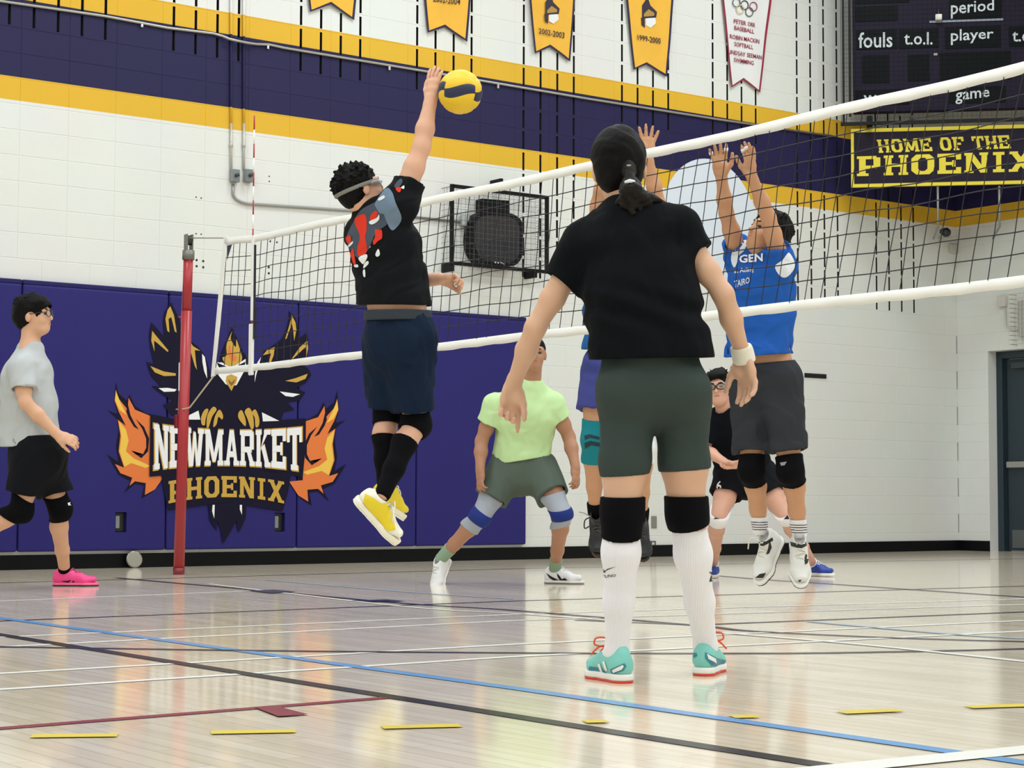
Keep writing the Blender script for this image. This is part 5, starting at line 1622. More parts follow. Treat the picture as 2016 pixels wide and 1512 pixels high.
# ---------------------------------------------------------------- jumping hitter
s_ = Person(8.9, (776, 1075), 'player jumping to hit the ball, patterned black jersey, navy shorts, yellow and white shoes', skin_mat('ruddy', '#d3a287'), .0055)
s_.set(pel=(785, 655, 0), waist=(781, 590, 0), chest=(758, 485, 0), neck=(734, 416, .0), head=(709, 375, .0),
       sha=(712, 462, .13), ela=(792, 556, .24), wra=(864, 549, .16), shb=(788, 402, -.10), elb=(830, 290, -.06), wrb=(848, 196, .0),
       hipa=(764, 668, .06), hipb=(806, 668, -.06), kna=(762, 818, .08), ana=(758, 952, -.02), knb=(818, 836, -.02), anb=(754, 972, -.22))
sF, sU = cv(.84, .24, .48), cv(-.28, .95, .02)
hands_s = {'a': (cv(1, .05, -.15), cv(.05, -.9, -.4), 1, dict(s=1.0, curl=(1.1, 1.15, 1.2, 1.2), spread=.02, thumb=(.3, .5, .4), kn=.6)),
           'b': (cv(.12, 1, .10), cv(.62, .05, .75), 1, dict(s=1.02, curl=(.16, .16, .2, .2), spread=.07, thumb=(.6, .2, .1)))}
sW = cv(.80, .30, -.52)
s_.body((cv(.82, 0, -.57), sW), dict(pel=(.155, .115), waist=(.145, .108), chest=(.165, .115)), (np.cross(sF, sU), sU, sF), 1.02, hands_s, build=1.05, arm=1.05, leg=1.0, neck_r=.06, calf_back={'a': cv(-.6, 0, -.6), 'b': cv(-.6, 0, -.6)})
s_.face()
jersey = mat('black_jersey', '#0a0c11', .8, bump=.2, bscale=350, spec=.15)
s_sh = s_.shirt([(s_.P(737, 428, .0), .11, .09), (s_.P(757, 484, 0), .165, .118), (s_.P(772, 560, 0), .158, .122), (s_.P(781, 606, 0), .160, .126), (s_.P(783, 640, 0), .160, .126)], sW,
    [(s_.J['sha'], s_.J['ela'], .5, .082, .074), (s_.J['shb'], s_.J['elb'], .42, .086, .078)], (s_.P(782, 602, 0), cv(-.02, -1, 0)), jersey, name='jersey', seed=11, amp=.004, fr=24, neck=s_.P(728, 404, 0))
navy = cloth('navy_shorts', '#0d1d33', .8)
s_.shorts([(s_.P(782, 606, 0), .148, .120), (s_.P(786, 668, 0), .165, .135), (s_.P(786, 690, 0), .165, .13)], cv(.82, 0, -.57),
    [(s_.J['hipa'], s_.J['kna'], .90, .110, .098), (s_.J['hipb'], s_.J['knb'], .84, .112, .102)], (s_.P(784, 612, 0), CU), navy, seed=12, amp=.0065, fr=24)
S = SDF(); S.u(econe(s_.P(782, 600, 0), s_.P(784, 650, 0), .163, .136, .170, .142, cv(.82, 0, -.57), power=2.3), .01); S.cut(s_.P(783, 611, 0), CU); S.cut(s_.P(784, 631, 0), -CU)
wb = solid('waistband', S, .005, cloth('grey_waistband', '#343a42', .7), s_.root)
for s in 'ab':
    k, a = s_.J['kn' + s], s_.J['an' + s]; hp_ = s_.J['hip' + s]
    ax = nrm(a - k)
    s_.limb_band('knee_pad', s_.legs[s][1:5], .010, k + (hp_ - k) * .14, k + ax * .045, black_cloth, extra=lambda S, s=s, k=k: S.u(ell(k + cv(.5, 0, .45) * .05, CR, CU, CF, .05, .06, .05), .03), tilt=(-(k - hp_), ax))
    s_.limb_band('sock', s_.legs[s][3:], .005, k + ax * .105, a + ax * .02, black_cloth)
yel_u = mat('shoe_yellow', '#e4cb1e', .5, bump=.15, bscale=250); cream = mat('shoe_cream', '#ece8d6', .45)
o, g = shoe(s_.root, s_.P(744, 984, -.22), cv(.66, -.73, .14), cv(.72, .64, -.2), .30, .105, dict(upper=cream, mid=cream, out=cream, lace=mat('lace_cream', '#e2ddc8', .6)), .0045, sole_h=.034)
for q in ([(719, 972), (734, 980), (752, 992), (771, 986), (784, 1000), (773, 1018), (778, 1042), (765, 1046), (745, 1028), (730, 1008), (716, 990)],): decal('upper_panel', q, o, yel_u, o, .003, 6)
decal('side_badge', [(709, 997), (717, 995), (722, 1001), (720, 1008), (713, 1009), (708, 1003)], o, mat('badge_grey', '#a5a49e', .4), o, .004, step=5)
tube('lace', [g(.42, .12), g(.44, .15, .3), g(.5, .14, .6), g(.55, .10, .8)], .003, mat('lace_cream', '#e2ddc8', .6), o, 5)
tube('lace', [g(.45, .12), g(.52, .13, .7), g(.62, .10, 1.1)], .003, mat('lace_cream', '#e2ddc8', .6), o, 5)
shoe(s_.root, s_.P(764, 962, .02), cv(.45, -.40, .80), cv(.5, .75, .1), .30, .105, dict(upper=yel_u, mid=cream, out=cream, lace=mat('lace_cream', '#e2ddc8', .6)), .0048, sole_h=.034)
s_.hair(HAIR, 41, .008, .002, 110, nape=-.075, vs=.0042, extra=lambda S, g: tufts(S, s_, 170, 4, .024, .010, .2, (0, .25, -.15)))
# goggles
R, U, Fv = s_.hax
S = SDF(); S.u(ell(s_.g(0, .020, -.014), R, U, Fv, .098, .10, .120), .001); S.cut(s_.g(0, .022, 0), U - Fv * .12); S.cut(s_.g(0, .004, 0), -U + Fv * .12); S.s(ell(s_.g(0, .02, .12), R, U, Fv, .09, .09, .07), .004)
gg = solid('goggles', S, .0035, mat('goggle_strap', '#77766f', .7), s_.root)
fr_pts = [s_.g(.062 * math.cos(a), .010 + .026 * math.sin(a), .108 - .03 * math.cos(a) ** 2) for a in np.linspace(0, 2 * math.pi, 25)]
tube('rim', fr_pts, .0045, mat('goggle_rim', '#c9ccd0', .3), gg, 6)
mk('lens', fr_pts[:-1], [tuple(range(24))], lens_smoke, gg)
for sx in (-1, 1): tube('temple', [s_.g(sx * .062, .012, .085), s_.g(sx * .080, .012, .05), s_.g(sx * .086, .010, .02)], [.012, .012, .008], lens_smoke, gg, 6)
# jersey print
j_red = cloth('print_scarlet', '#d63a28'); j_wht = cloth('print_offwhite', '#e2e4e6'); j_gry = cloth('print_slate', '#4a525e'); j_blu = cloth('print_steel_blue', '#6e8196')
def jd(name, pts, m, off=.002, sm=True): return decal(name, [(640 + x / 4.32, 290 + y / 4.32) for x, y in pts], s_sh, m, s_sh, off, 6, sm)
jd('jersey_print', [(215, 690), (300, 540), (420, 470), (500, 420), (560, 500), (540, 640), (440, 720), (400, 800), (350, 900), (280, 940), (210, 860), (185, 770)], j_gry, .0015)
jd('jersey_print', [(430, 470), (520, 350), (570, 380), (600, 470), (650, 600), (600, 690), (560, 700), (520, 620), (490, 530), (470, 560), (440, 520)], j_blu, .002)
jd('jersey_print', [(262, 600), (345, 572), (356, 700), (345, 760), (357, 890), (290, 925), (278, 860), (300, 760), (262, 660)], j_red, .003)
jd('jersey_print', [(385, 590), (430, 540), (450, 560), (430, 610), (400, 640)], j_red, .003)
jd('jersey_print', [(380, 630), (440, 600), (462, 570), (460, 615), (420, 650), (388, 655)], j_wht, .0035)
jd('jersey_print', [(425, 690), (440, 740), (480, 700), (487, 770), (450, 800), (420, 830), (410, 800), (428, 760)], j_red, .003)
jd('jersey_print', [(180, 770), (215, 750), (225, 800), (195, 815)], j_red, .003)
jd('jersey_print', [(195, 840), (235, 800), (240, 815), (205, 850)], j_wht, .003)
jd('jersey_print', [(210, 920), (240, 860), (250, 900), (265, 990), (245, 990), (225, 930)], j_red, .003)
jd('jersey_print', [(288, 940), (350, 910), (362, 935), (330, 990), (310, 980)], j_wht, .003)
jd('jersey_print', [(335, 990), (365, 965), (372, 990), (330, 1030)], j_wht, .003)
jd('jersey_print', [(250, 1000), (280, 995), (285, 1018), (258, 1018)], j_wht, .003)
jd('jersey_print', [(325, 1050), (342, 1040), (345, 1100), (330, 1095)], j_wht, .003)
jd('jersey_print', [(430, 910), (455, 865), (468, 910), (445, 930)], j_wht, .003)
jd('jersey_print', [(455, 440), (500, 410), (510, 430), (465, 455)], j_wht, .003)
jd('sleeve_print', [(590, 330), (640, 270), (660, 290), (640, 330), (610, 345)], j_gry, .003)
jd('sleeve_print', [(600, 350), (640, 340), (645, 370), (625, 385)], j_red, .003)
jd('sleeve_print', [(645, 345), (672, 325), (670, 355)], j_wht, .003)

# ---------------------------------------------------------------- blocker in the blue jersey and grey shorts
b = Person(9.6, (1520, 1146), 'blocker jumping behind the net in blue lettered jersey and charcoal shorts, both arms up', skin_mat('tan', '#c4926f'), .0055)
b.set(pel=(1506, 725, 0), waist=(1500, 650, 0), chest=(1500, 555, -.02), neck=(1507, 500, -.03), head=(1513, 462, -.06),
      sha=(1457, 514, .10), ela=(1430, 420, -.08), wra=(1420, 346, -.16), shb=(1537, 520, -.14), elb=(1513, 428, -.26), wrb=(1479, 346, -.34),
      hipa=(1480, 750, .05), hipb=(1533, 750, -.06), kna=(1481, 926, -.03), ana=(1497, 1044, .18), knb=(1557, 926, -.12), anb=(1574, 1050, .08))
bF, bU = cv(-.82, .40, -.40), cv(.38, .92, -.02)
tapes = dict(s=1.02, curl=(.10, .12, .14, .2), spread=.13, thumb=(.8, .15, .05))
hands_b = {'a': (cv(-.12, 1, -.12), cv(-.35, .1, -.93), 1, tapes), 'b': (cv(-.10, 1, -.05), cv(-.80, .1, -.55), -1, tapes)}
bW = cv(.80, 0, -.60)
b.body((bW, bW), dict(pel=(.150, .110), waist=(.138, .100), chest=(.158, .105)), (np.cross(bF, bU), bU, bF), 1.0, hands_b, arm=.92, leg=.98, calf_back={'a': cv(.5, 0, .8), 'b': cv(.5, 0, .8)})
b.face()
b.hair(HAIR, 51, .014, .002, 90, nape=-.07, extra=lambda S, g: tufts(S, b, 90, 5, .022, .011, .2, (0, 0, -.3)))
tape_m = cloth('finger_tape', '#eeeeee')
for s in 'ab':
    hp_list = hand_prims(b.J['wr' + s], *hands_b[s][:3], **tapes)
    for i in ((5, 14) if s == 'a' else (5, 8)):
        q = hp_list[min(i, len(hp_list) - 1)][0]
        mk('finger_tape', *tube_vf([q.a * .85 + q.b * .15, q.a * .1 + q.b * .9], q.r + .0018, 10), tape_m, b.root, True)
blue = cloth('royal_blue_jersey', '#1f58ad', .7)
b_sh = b.shirt([(b.P(1508, 508, -.03), .12, .09), (b.P(1500, 550, -.02), .165, .122), (b.P(1497, 640, 0), .158, .125), (b.P(1494, 704, 0), .165, .135), (b.P(1494, 740, 0), .165, .135)], bW,
    [(b.J['sha'], b.J['ela'], .40, .072, .068), (b.J['shb'], b.J['elb'], .40, .076, .074)], (b.P(1495, 700, 0), cv(.06, -1, 0)), blue, name='jersey', seed=14, amp=.006, fr=20, neck=b.P(1507, 488, -.04))
char = cloth('charcoal_shorts', '#303338', .8)
b.shorts([(b.P(1503, 712, 0), .150, .120), (b.P(1507, 755, 0), .168, .135), (b.P(1507, 775, 0), .165, .13)], bW,
    [(b.J['hipa'], b.J['kna'], .80, .112, .098), (b.J['hipb'], b.J['knb'], .78, .112, .100)], (b.P(1504, 714, 0), cv(-.1, 1, 0)), char, seed=15, amp=.005, fr=20)
for s in 'ab':
    k, a = b.J['kn' + s], b.J['an' + s]; ax = nrm(a - k); hp_ = b.J['hip' + s]
    kp = b.limb_band('knee_pad', b.legs[s][1:5], .011, k + (hp_ - k) * .17, k + ax * .075, black_cloth, extra=lambda S, s=s, k=k: S.u(ell(k + cv(-.5, 0, -.6) * .045, CR, CU, CF, .05, .065, .05), .03), tilt=(-(k - hp_), ax))
    if s == 'b': decal('logo', [(1536, 911), (1541, 914), (1549, 909), (1545, 916), (1538, 917)], kp, mat('logo_grey', '#8a8a8a', .6), kp, step=5)
    sk = b.limb_band('sock', b.legs[s][4:], .006, a - ax * .07 + CU * .015, a + ax * .03, white_cloth, tilt=(CU, -CU))
    for i in range(4):
        p = a - ax * .06 + ax * .016 * i
        b.limb_band('sock_stripe', b.legs[s][4:], .0075, p, p - CU * .006, mat('stripe_navy', '#262a3c', .8), tilt=(CU, -CU), vs=.003)
sh_dk = mat('shoe_black_rubber', '#15161a', .5)
wsh = mat('shoe_offwhite', '#dcdcd8', .45, bump=.1, bscale=200)
cols = dict(upper=wsh, mid=shoe_white, out=sh_dk, lace=mat('lace_pale', '#e5e3d2', .6))
o, g = shoe(b.root, b.P(1511, 1066, .16), cv(-.42, -.80, -.42), cv(-.62, .42, -.66), .30, .108, cols, .0045, high=.025, sole_h=.03)
decal('side_mark', [(1515, 1062), (1519, 1078), (1514, 1090), (1508, 1092), (1512, 1080)], o, sh_dk, o, step=5)
decal('toe_cap', [(1484, 1140), (1496, 1130), (1508, 1128), (1500, 1140), (1488, 1148)], o, sh_dk, o, step=5)
decal('collar_trim', [(1475, 1062), (1490, 1066), (1508, 1066), (1520, 1058), (1522, 1064), (1505, 1074), (1486, 1076)], o, sh_dk, o, step=6)
tube('lace', bez(g(.36, .13, .1), g(.2, .16, .8), g(.45, .09, .9), 6), .004, mat('lace_cream', '#e2ddc8', .6), o, 5)
o, g = shoe(b.root, b.P(1573, 1070, .06), cv(-.02, -.80, -.60), cv(-.05, .58, -.80), .30, .108, cols, .0045, high=.025, sole_h=.03)
decal('side_mark', [(1586, 1090), (1592, 1098), (1590, 1108), (1585, 1112), (1583, 1100)], o, sh_dk, o, step=5)
decal('toe_cap', [(1550, 1140), (1565, 1143), (1578, 1141), (1574, 1148), (1556, 1147)], o, sh_dk, o, step=5)
decal('collar_trim', [(1556, 1066), (1575, 1072), (1590, 1064), (1592, 1072), (1576, 1080), (1558, 1075)], o, sh_dk, o, step=6)
tx = mat('print_pale', '#dfe3ea', .7)

decal_text('lettering', 'st Atling', [(1446, 529), (1484, 526), (1484, 537), (1446, 541)], b_sh, tx, b_sh, .01)
decal_text('lettering', 'TAIRO', [(1446, 553), (1476, 545), (1476, 557), (1446, 567)], b_sh, tx, b_sh, .01)
decal('side_panel', [(1469, 473), (1471, 480), (1465, 494), (1455, 503), (1452, 516), (1446, 527), (1440, 514), (1441, 498), (1448, 484), (1458, 476)], b_sh, tx, b_sh, .002, 7, True)
decal_text('lettering', 'GEN', [(1456, 503), (1503, 498), (1503, 515), (1456, 519)], b_sh, mat('print_white_bright', '#f2f5fa', .7), b_sh, .03, .0035)
decal('side_panel', [(1526, 524), (1540, 512), (1552, 498), (1563, 515), (1562, 530), (1548, 545), (1535, 542)], b_sh, tx, b_sh, .003, 7, True)

# ---------------------------------------------------------------- blocker hidden behind the woman
h = Person(10.5, (1215, 1085), 'blocker mostly hidden behind the woman, blue top, teal knee sleeve, raised open hand', skin_mat('tan', '#c4926f'), .006)
h.set(pel=(1216, 695, 0), waist=(1216, 630, 0), chest=(1216, 540, -.02), neck=(1216, 478, -.03), head=(1217, 428, -.05),
      sha=(1168, 500, 0), ela=(1176, 405, -.10), wra=(1198, 318, -.16), shb=(1264, 500, 0), elb=(1296, 402, -.12), wrb=(1274, 308, -.18),
      hipa=(1186, 722, 0), hipb=(1246, 722, 0), kna=(1166, 865, -.08), ana=(1172, 1008, .10), knb=(1266, 880, -.08), anb=(1262, 1020, .10))
hF, hU = cv(0, .25, -1), cv(0, 1, .2)
hh = dict(s=1.05, curl=(.08, .08, .1, .12), spread=.22, thumb=(.95, .1, .0))
h.body((CR, CR), dict(pel=(.155, .11), waist=(.140, .098), chest=(.155, .095)), (np.cross(hF, hU), hU, hF), 1.0,
       {'a': (cv(.1, 1, -.1), cv(0, 0, -1), 1, hh), 'b': (cv(.06, 1, -.1), cv(0, .05, -1), -1, hh)}, calf_back={'a': CF, 'b': CF})
h.face(); h.hair(HAIR, 61, .015, .003, 60)
h.shirt([(h.P(1216, 490, -.03), .12, .09), (h.P(1216, 540, -.02), .172, .12), (h.P(1216, 620, 0), .172, .12), (h.P(1216, 690, 0), .178, .13), (h.P(1216, 720, 0), .178, .13)], CR,
    [(h.J['sha'], h.J['ela'], .42, .080, .074), (h.J['shb'], h.J['elb'], .42, .080, .074)], (h.P(1216, 688, 0), -CU), cloth('teal_blue_jersey', '#1d5f9c', .7), seed=17)
h.shorts([(h.P(1216, 676, 0), .155, .12), (h.P(1216, 725, 0), .180, .13), (h.P(1216, 740, 0), .18, .13)], CR,
    [(h.J['hipa'], h.J['kna'], .60, .120, .110), (h.J['hipb'], h.J['knb'], .80, .115, .100)], (h.P(1216, 672, 0), CU), cloth('violet_shorts', '#41478a', .75), seed=18)
k, a, hp_ = h.J['kna'], h.J['ana'], h.J['hipa']; ax = nrm(a - k)
tl_m = cloth('teal_sleeve', '#1b7f8a', .7)
kp = h.limb_band('knee_sleeve', h.legs['a'][1:5], .007, k + (hp_ - k) * .28, k + ax * .15, tl_m)
kd = mat('sleeve_dark_teal', '#0f2b38', .7)
decal('sleeve_panel', [(1150, 858), (1160, 855), (1180, 860), (1180, 866), (1162, 862), (1152, 866)], kp, kd, kp, step=5)
decal('sleeve_panel', [(1151, 872), (1162, 868), (1182, 872), (1182, 880), (1164, 876), (1152, 884)], kp, kd, kp, step=5)
k, a, hp_ = h.J['knb'], h.J['anb'], h.J['hipb']; ax = nrm(a - k)
h.limb_band('knee_pad', h.legs['b'][1:5], .008, k + (hp_ - k) * .1, k + ax * .10, white_cloth)
for s, x, y in (('a', 1174, 1020), ('b', 1262, 1030)):
    k, a = h.J['kn' + s], h.J['an' + s]; ax = nrm(a - k)
    h.limb_band('ankle_brace', h.legs[s][4:], .010, a - ax * .06, a + ax * .03, black_cloth)
    o, g = shoe(h.root, h.P(x, y, .09), cv(.02, -.86, -.5), cv(-.1, .5, -.85), .28, .10, dict(upper=sh_dk, mid=sh_dk, out=mat('gum_rubber', '#b5702a', .5), lace=mat('lace_grey', '#3a3a40', .6)), .0055, high=.03)
    if s == 'a': tube('lace', [h.P(1164, 1018, -.05), h.P(1150, 1010, -.06), h.P(1140, 1008, -.06)], .003, mat('lace_silver', '#8c8c90', .5), o, 5); tube('lace', catmull([h.P(1164, 1018, -.05), h.P(1152, 1024, -.06), h.P(1151, 1040, -.06), h.P(1160, 1036, -.06)], 4, False), .004, sh_dk, o, 5)

# ---------------------------------------------------------------- man in the pale green tee
gm = Person(12.4, (1040, 1152), 'man in a pale lime tee and grey-green shorts crouching wide with blue knee sleeves', skin_mat('bronze', '#b08066'), .006)
gm.base[2] = 0; gm.root.location.z = 0
gm.set(pel=(1028, 908, 0), waist=(1028, 870, -.02), chest=(1040, 812, -.10), neck=(1047, 758, -.14), head=(1052, 698, -.20),
       sha=(976, 796, -.10), ela=(948, 868, -.06), wra=(945, 926, -.14), shb=(1089, 793, -.12), elb=(1120, 860, -.06), wrb=(1133, 918, -.16),
       hipa=(1000, 922, 0), hipb=(1060, 922, 0), kna=(945, 1018, -.10), ana=(868, 1100, .10), knb=(1107, 1012, -.20))
ff = on_floor(1092, 1149); gm.J['anb'] = ff + Z3 * .09
gF, gU = cv(.05, .03, -1), cv(.04, 1, .03)
gh = dict(s=1.0, curl=(.5, .6, .65, .7), spread=.04, thumb=(.4, .4, .3))
gm.body((cv(1, 0, .05), cv(1, 0, .05)), dict(pel=(.155, .115), waist=(.145, .105), chest=(.160, .108)), (np.cross(gF, gU), gU, gF), .93,
        {'a': (cv(0, -1, -.2), cv(.85, 0, .5), -1, gh), 'b': (cv(.05, -1, -.2), cv(-.8, 0, .6), 1, gh)}, arm=1.05, calf_back={'a': cv(0, .2, 1), 'b': cv(0, .1, 1)})
gm.face('#8a4a44'); gm.hair(HAIR, 71, .004, .001, 60)
lime = cloth('lime_tee', '#c3e2a8', .85)
gm.shirt([(gm.P(1046, 766, -.13), .10, .085), (gm.P(1040, 815, -.10), .175, .130), (gm.P(1032, 860, -.03), .172, .13), (gm.P(1026, 904, 0), .182, .14), (gm.P(1026, 930, 0), .182, .14)], cv(1, 0, .05),
    [(gm.J['sha'], gm.J['ela'], .50, .072, .080), (gm.J['shb'], gm.J['elb'], .46, .072, .078)], (gm.P(1026, 905, 0), cv(.16, -1, 0)), lime, seed=22, amp=.004, fr=20, neck=gm.P(1047, 742, -.15))
gm.shorts([(gm.P(1026, 893, 0), .165, .13), (gm.P(1029, 925, 0), .185, .14), (gm.P(1029, 938, 0), .18, .135)], cv(1, 0, .05),
    [(gm.J['hipa'], gm.J['kna'], .62, .125, .118), (gm.J['hipb'], gm.J['knb'], .60, .122, .116)], (gm.P(1026, 890, 0), CU), cloth('sage_shorts', '#566259', .8), seed=23, amp=.005)
grs = cloth('grey_sleeve', '#a3a9b5', .7); nvy = cloth('blue_pad', '#26367e', .7); sgs = cloth('sage_sock', '#8fa88f', .85)
for s in 'ab':
    k, a, hp_ = gm.J['kn' + s], gm.J['an' + s], gm.J['hip' + s]; ax = nrm(a - k)
    gm.limb_band('knee_sleeve', gm.legs[s][1:5], .008, k + (hp_ - k) * .45, k + ax * .13, grs)
    gm.limb_band('knee_pad', gm.legs[s][1:5], .013, k + (hp_ - k) * .12, k + ax * .05, nvy)
    gm.limb_band('sock', gm.legs[s][4:], .006, a - ax * .11, a + ax * .02, sgs)
cols = dict(upper=mat('shoe_bright_white', '#e9e9ec', .45), mid=shoe_white, out=mat('shoe_grey', '#8a8a8c', .5), lace=shoe_white)
o, g = shoe(gm.root, gm.J['anb'] - Z3 * .002, hdir * .93 - fdir * .36, Z3, .285, .10, cols, .005)
decal('side_mark', [(1075, 1128), (1086, 1135), (1100, 1142), (1112, 1138), (1118, 1142), (1106, 1143), (1096, 1146), (1082, 1138)], o, mk_blk, o, step=5)
decal('side_mark', [(1096, 1128), (1102, 1134), (1110, 1146), (1105, 1146), (1098, 1136)], o, mk_blk, o, step=5)
shoe(gm.root, gm.P(864, 1106, .09), cv(-.30, -.78, -.55), cv(-.55, .55, -.63), .285, .10, cols, .005)

# ---------------------------------------------------------------- man walking at the left
lm = Person(11.6, (80, 1160), 'man in a heather grey tee, black shorts and pink shoes walking along the wall', skin_mat('light', '#d3a385'), .006)
lm.base[2] = 0; lm.root.location.z = 0
lm.set(pel=(74, 872, 0), waist=(64, 828, 0), chest=(54, 742, 0), neck=(60, 676, 0), head=(66, 622, 0),
       sha=(40, 724, -.17), ela=(50, 792, -.23), wra=(113, 856, -.21), shb=(58, 724, .17), elb=(52, 795, .22), wrb=(86, 850, .2),
       hipa=(68, 890, -.09), hipb=(82, 890, .09), kna=(40, 1006, -.09), ana=(-62, 1072, -.09), knb=(117, 1002, .08))
ff = on_floor(127, 1154); lm.J['anb'] = ff + Z3 * .09
lF, lU = cv(1, .04, -.10), cv(-.06, 1, 0)
lh = dict(s=1.0, curl=(.55, .65, .7, .75), spread=.03, thumb=(.4, .4, .3))
lm.body((cv(.1, 0, -1), cv(.1, 0, -1)), dict(pel=(.16, .12), waist=(.145, .11), chest=(.165, .118)), (np.cross(lF, lU), lU, lF), 1.04,
        {'a': (cv(.9, -.35, .05), cv(-.1, -.6, .8), -1, lh), 'b': (cv(.7, -.7, 0), cv(-.3, -.3, -.9), 1, lh)}, calf_back={'a': cv(-.5, .6, 0), 'b': cv(-1, 0, 0)})
lm.face()
def l_hair(S, g):
    S.u(ell(g(0, .075, .050), *lm.hax, .070, .030, .052), .03); S.u(ell(g(0, .055, .080), *lm.hax, .056, .026, .026), .02); S.u(ell(g(0, .0, -.07), *lm.hax, .066, .075, .045), .03)
lm.hair(HAIR, 81, .016, .002, 90, nape=-.08, extra=lambda S, g: (l_hair(S, g), tufts(S, lm, 80, 6, .022, .012, .2, (0, -.4, .1))))
glasses(lm, mat('thin_black_frame', '#191919', .35), lens_clear)
lm.shirt([(lm.P(59, 690, 0), .09, .078), (lm.P(54, 742, 0), .168, .142), (lm.P(56, 800, 0), .162, .158), (lm.P(59, 874, 0), .170, .174), (lm.P(59, 900, 0), .170, .174)], cv(.1, 0, -1),
    [(lm.J['sha'], lm.J['ela'], .62, .078, .080), (lm.J['shb'], lm.J['elb'], .62, .078, .080)], (lm.P(60, 877, 0), cv(.03, -1, 0)), cloth('heather_grey_tee', '#b7bbbd', .9), seed=32, amp=.005, fr=18)
lm.shorts([(lm.P(68, 855, 0), .165, .145), (lm.P(76, 895, 0), .18, .170), (lm.P(76, 915, 0), .18, .165)], cv(.1, 0, -1),
    [(lm.J['hipa'], lm.J['kna'], .70, .125, .112), (lm.J['hipb'], lm.J['knb'], .74, .125, .112)], (lm.P(70, 855, 0), CU), mat('black_shorts', '#0a0c12', .8, bump=.2, bscale=350, spec=.15), seed=33, amp=.004)
for s in 'ab':
    k, a, hp_ = lm.J['kn' + s], lm.J['an' + s], lm.J['hip' + s]; ax = nrm(a - k)
    kp = lm.limb_band('knee_pad', lm.legs[s][1:5], .011, k + (hp_ - k) * .24, k + ax * .085, black_cloth, extra=lambda S, k=k: S.u(ell(k + CR * .03, CR, CU, CF, .05, .07, .05), .03))
    if s == 'b':
        decal('logo', [(133, 990), (139, 989), (137, 992), (140, 995), (134, 995)], kp, tx, kp, step=4)
    sk = lm.limb_band('sock', lm.legs[s][4:], .005, a - ax * .045, a + ax * .03, black_cloth)
pink = mat('shoe_pink', '#f0438a', .5, bump=.1, bscale=250); pink2 = mat('shoe_pink_sole', '#f2699c', .5)
cols = dict(upper=pink, mid=pink2, out=sh_dk, lace=mat('lace_pink', '#c8356f', .6))
o, g = shoe(lm.root, lm.J['anb'] - Z3 * .002, hdir * .99 + fdir * .05, Z3, .30, .10, cols, .005)
for q in ([(120, 1144), (134, 1143), (146, 1157), (152, 1159), (147, 1159), (132, 1147)], [(124, 1153), (136, 1142), (140, 1142), (127, 1155)], [(133, 1153), (144, 1143), (147, 1144), (137, 1156)]):
    decal('side_mark', q, o, mk_blk, o, step=5)
shoe(lm.root, lm.J['ana'], cv(.35, -.9, 0), cv(.9, .35, 0), .30, .10, cols, .006)

# ---------------------------------------------------------------- man in black at the back, hands together
sm = Person(13.0, (1470, 1140), 'man in black tee and black shorts numbered 6, glasses, hands clasped, at the back', skin_mat('rosy', '#d2a08a'), .006)
sm.base[2] = 0; sm.root.location.z = 0
sm.set(pel=(1466, 918, .04), waist=(1460, 890, .02), chest=(1443, 852, -.08), neck=(1428, 812, -.14), head=(1415, 765, -.20),
       sha=(1396, 838, -.10), ela=(1386, 884, -.16), wra=(1426, 910, -.32), shb=(1484, 838, -.08), elb=(1494, 886, -.14), wrb=(1456, 914, -.32),
       hipa=(1442, 932, .02), hipb=(1492, 932, .02), kna=(1414, 1018, -.18), knb=(1545, 1014, -.14))
fa, fb = on_floor(1404, 1137), on_floor(1600, 1134)
sm.J['ana'] = fa + Z3 * .09; sm.J['anb'] = fb + Z3 * .09
mF, mU = cv(-.28, .02, -1), cv(-.08, 1, .02)
mh = dict(s=.98, curl=(.5, .5, .5, .5), spread=.02, thumb=(.3, .4, .3))
sm.body((CR, CR), dict(pel=(.155, .115), waist=(.142, .10), chest=(.155, .10)), (np.cross(mF, mU), mU, mF), 1.04,
        {'a': (cv(.8, -.3, -.3), cv(.3, .9, -.2), 1, mh), 'b': (cv(-.8, -.2, -.3), cv(-.2, .95, -.2), -1, mh)}, calf_back={'a': CF, 'b': CF})
sm.face('#9a5a50')
def m_hair(S, g): S.u(ell(g(0, .085, .045), *sm.hax, .070, .032, .055), .03)
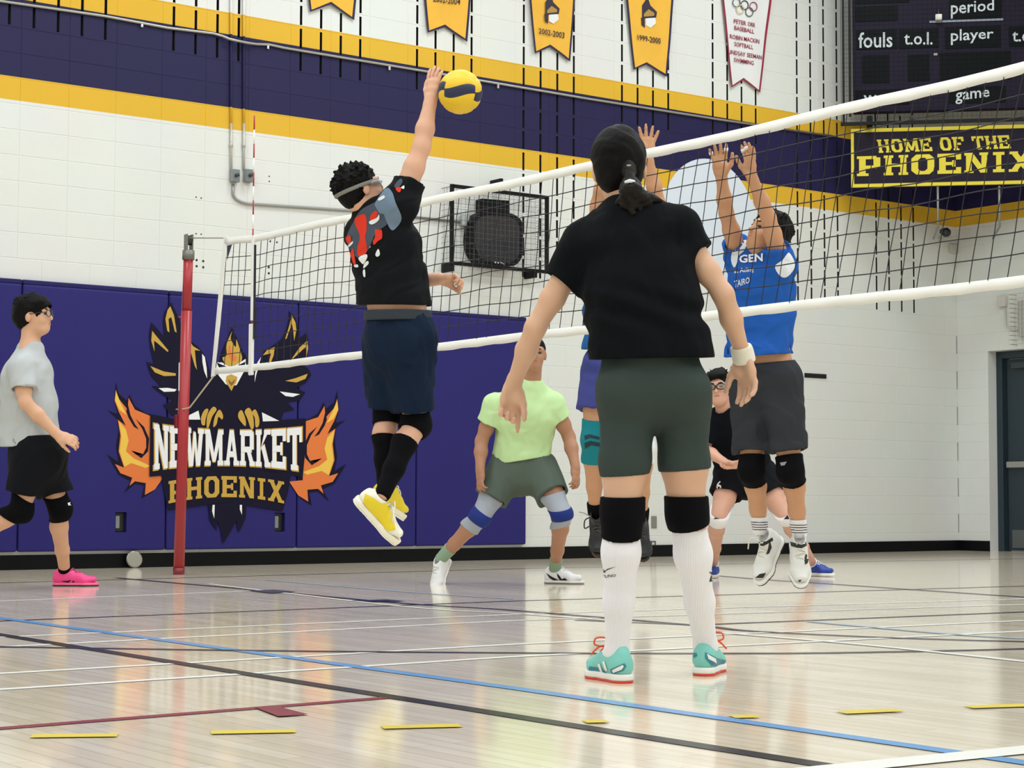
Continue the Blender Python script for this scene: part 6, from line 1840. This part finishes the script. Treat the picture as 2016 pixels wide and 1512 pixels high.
sm.hair(HAIR, 91, .014, .003, 90, extra=lambda S, g: (m_hair(S, g), tufts(S, sm, 80, 7, .024, .012, .2, (0, 0, .2))))
glasses(sm, mat('thick_black_frame', '#0e0e10', .35), lens_clear, (.029, .019), .0042, .112)
bt2 = mat('black_cotton', '#0a0d14', .9, bump=.2, bscale=350, spec=.12)
sm.shirt([(sm.P(1430, 820, -.13), .10, .085), (sm.P(1443, 852, -.08), .180, .125), (sm.P(1458, 890, .0), .172, .13), (sm.P(1464, 922, .03), .178, .14), (sm.P(1464, 940, .03), .178, .14)], CR,
    [(sm.J['sha'], sm.J['ela'], .80, .084, .080), (sm.J['shb'], sm.J['elb'], .80, .084, .080)], (sm.P(1464, 922, 0), -CU), bt2, seed=42)
m_so = sm.shorts([(sm.P(1464, 908, .03), .165, .13), (sm.P(1467, 935, .03), .185, .14), (sm.P(1467, 945, .03), .18, .135)], CR,
    [(sm.J['hipa'], sm.J['kna'], .50, .120, .112), (sm.J['hipb'], sm.J['knb'], .52, .120, .112)], (sm.P(1464, 906, 0), CU), mat('black_shorts', '#0a0c12', .8, bump=.2, bscale=350, spec=.15), seed=43)
decal_text('number', '6', [(1411, 948), (1421, 947), (1420, 964), (1410, 965)], m_so, tx, m_so, .01, .003)
for s in 'ab':
    k, a, hp_ = sm.J['kn' + s], sm.J['an' + s], sm.J['hip' + s]; ax = nrm(a - k)
    kp = sm.limb_band('knee_pad', sm.legs[s][1:5], .012, k + (hp_ - k) * .16, k + ax * .095, white_cloth)
    q = {'a': (1410, 1018), 'b': (1548, 1018)}[s]
    decal('logo', [(q[0] - 5, q[1] + 4), (q[0] + 3, q[1] - 4), (q[0] + 6, q[1] + 4)], kp, mk_blk, kp, step=4)
    sm.limb_band('sock', sm.legs[s][4:], .006, a - ax * .06, a + ax * .02, white_cloth)
bl_u = mat('shoe_blue', '#22409a', .5)
for s, dv in (('a', -hdir * .3 - fdir * .95), ('b', hdir * .62 - fdir * .78)):
    shoe(sm.root, sm.J['an' + s], dv, Z3, .28, .10, dict(upper=bl_u, mid=shoe_white, out=shoe_white, lace=shoe_white), .0055)
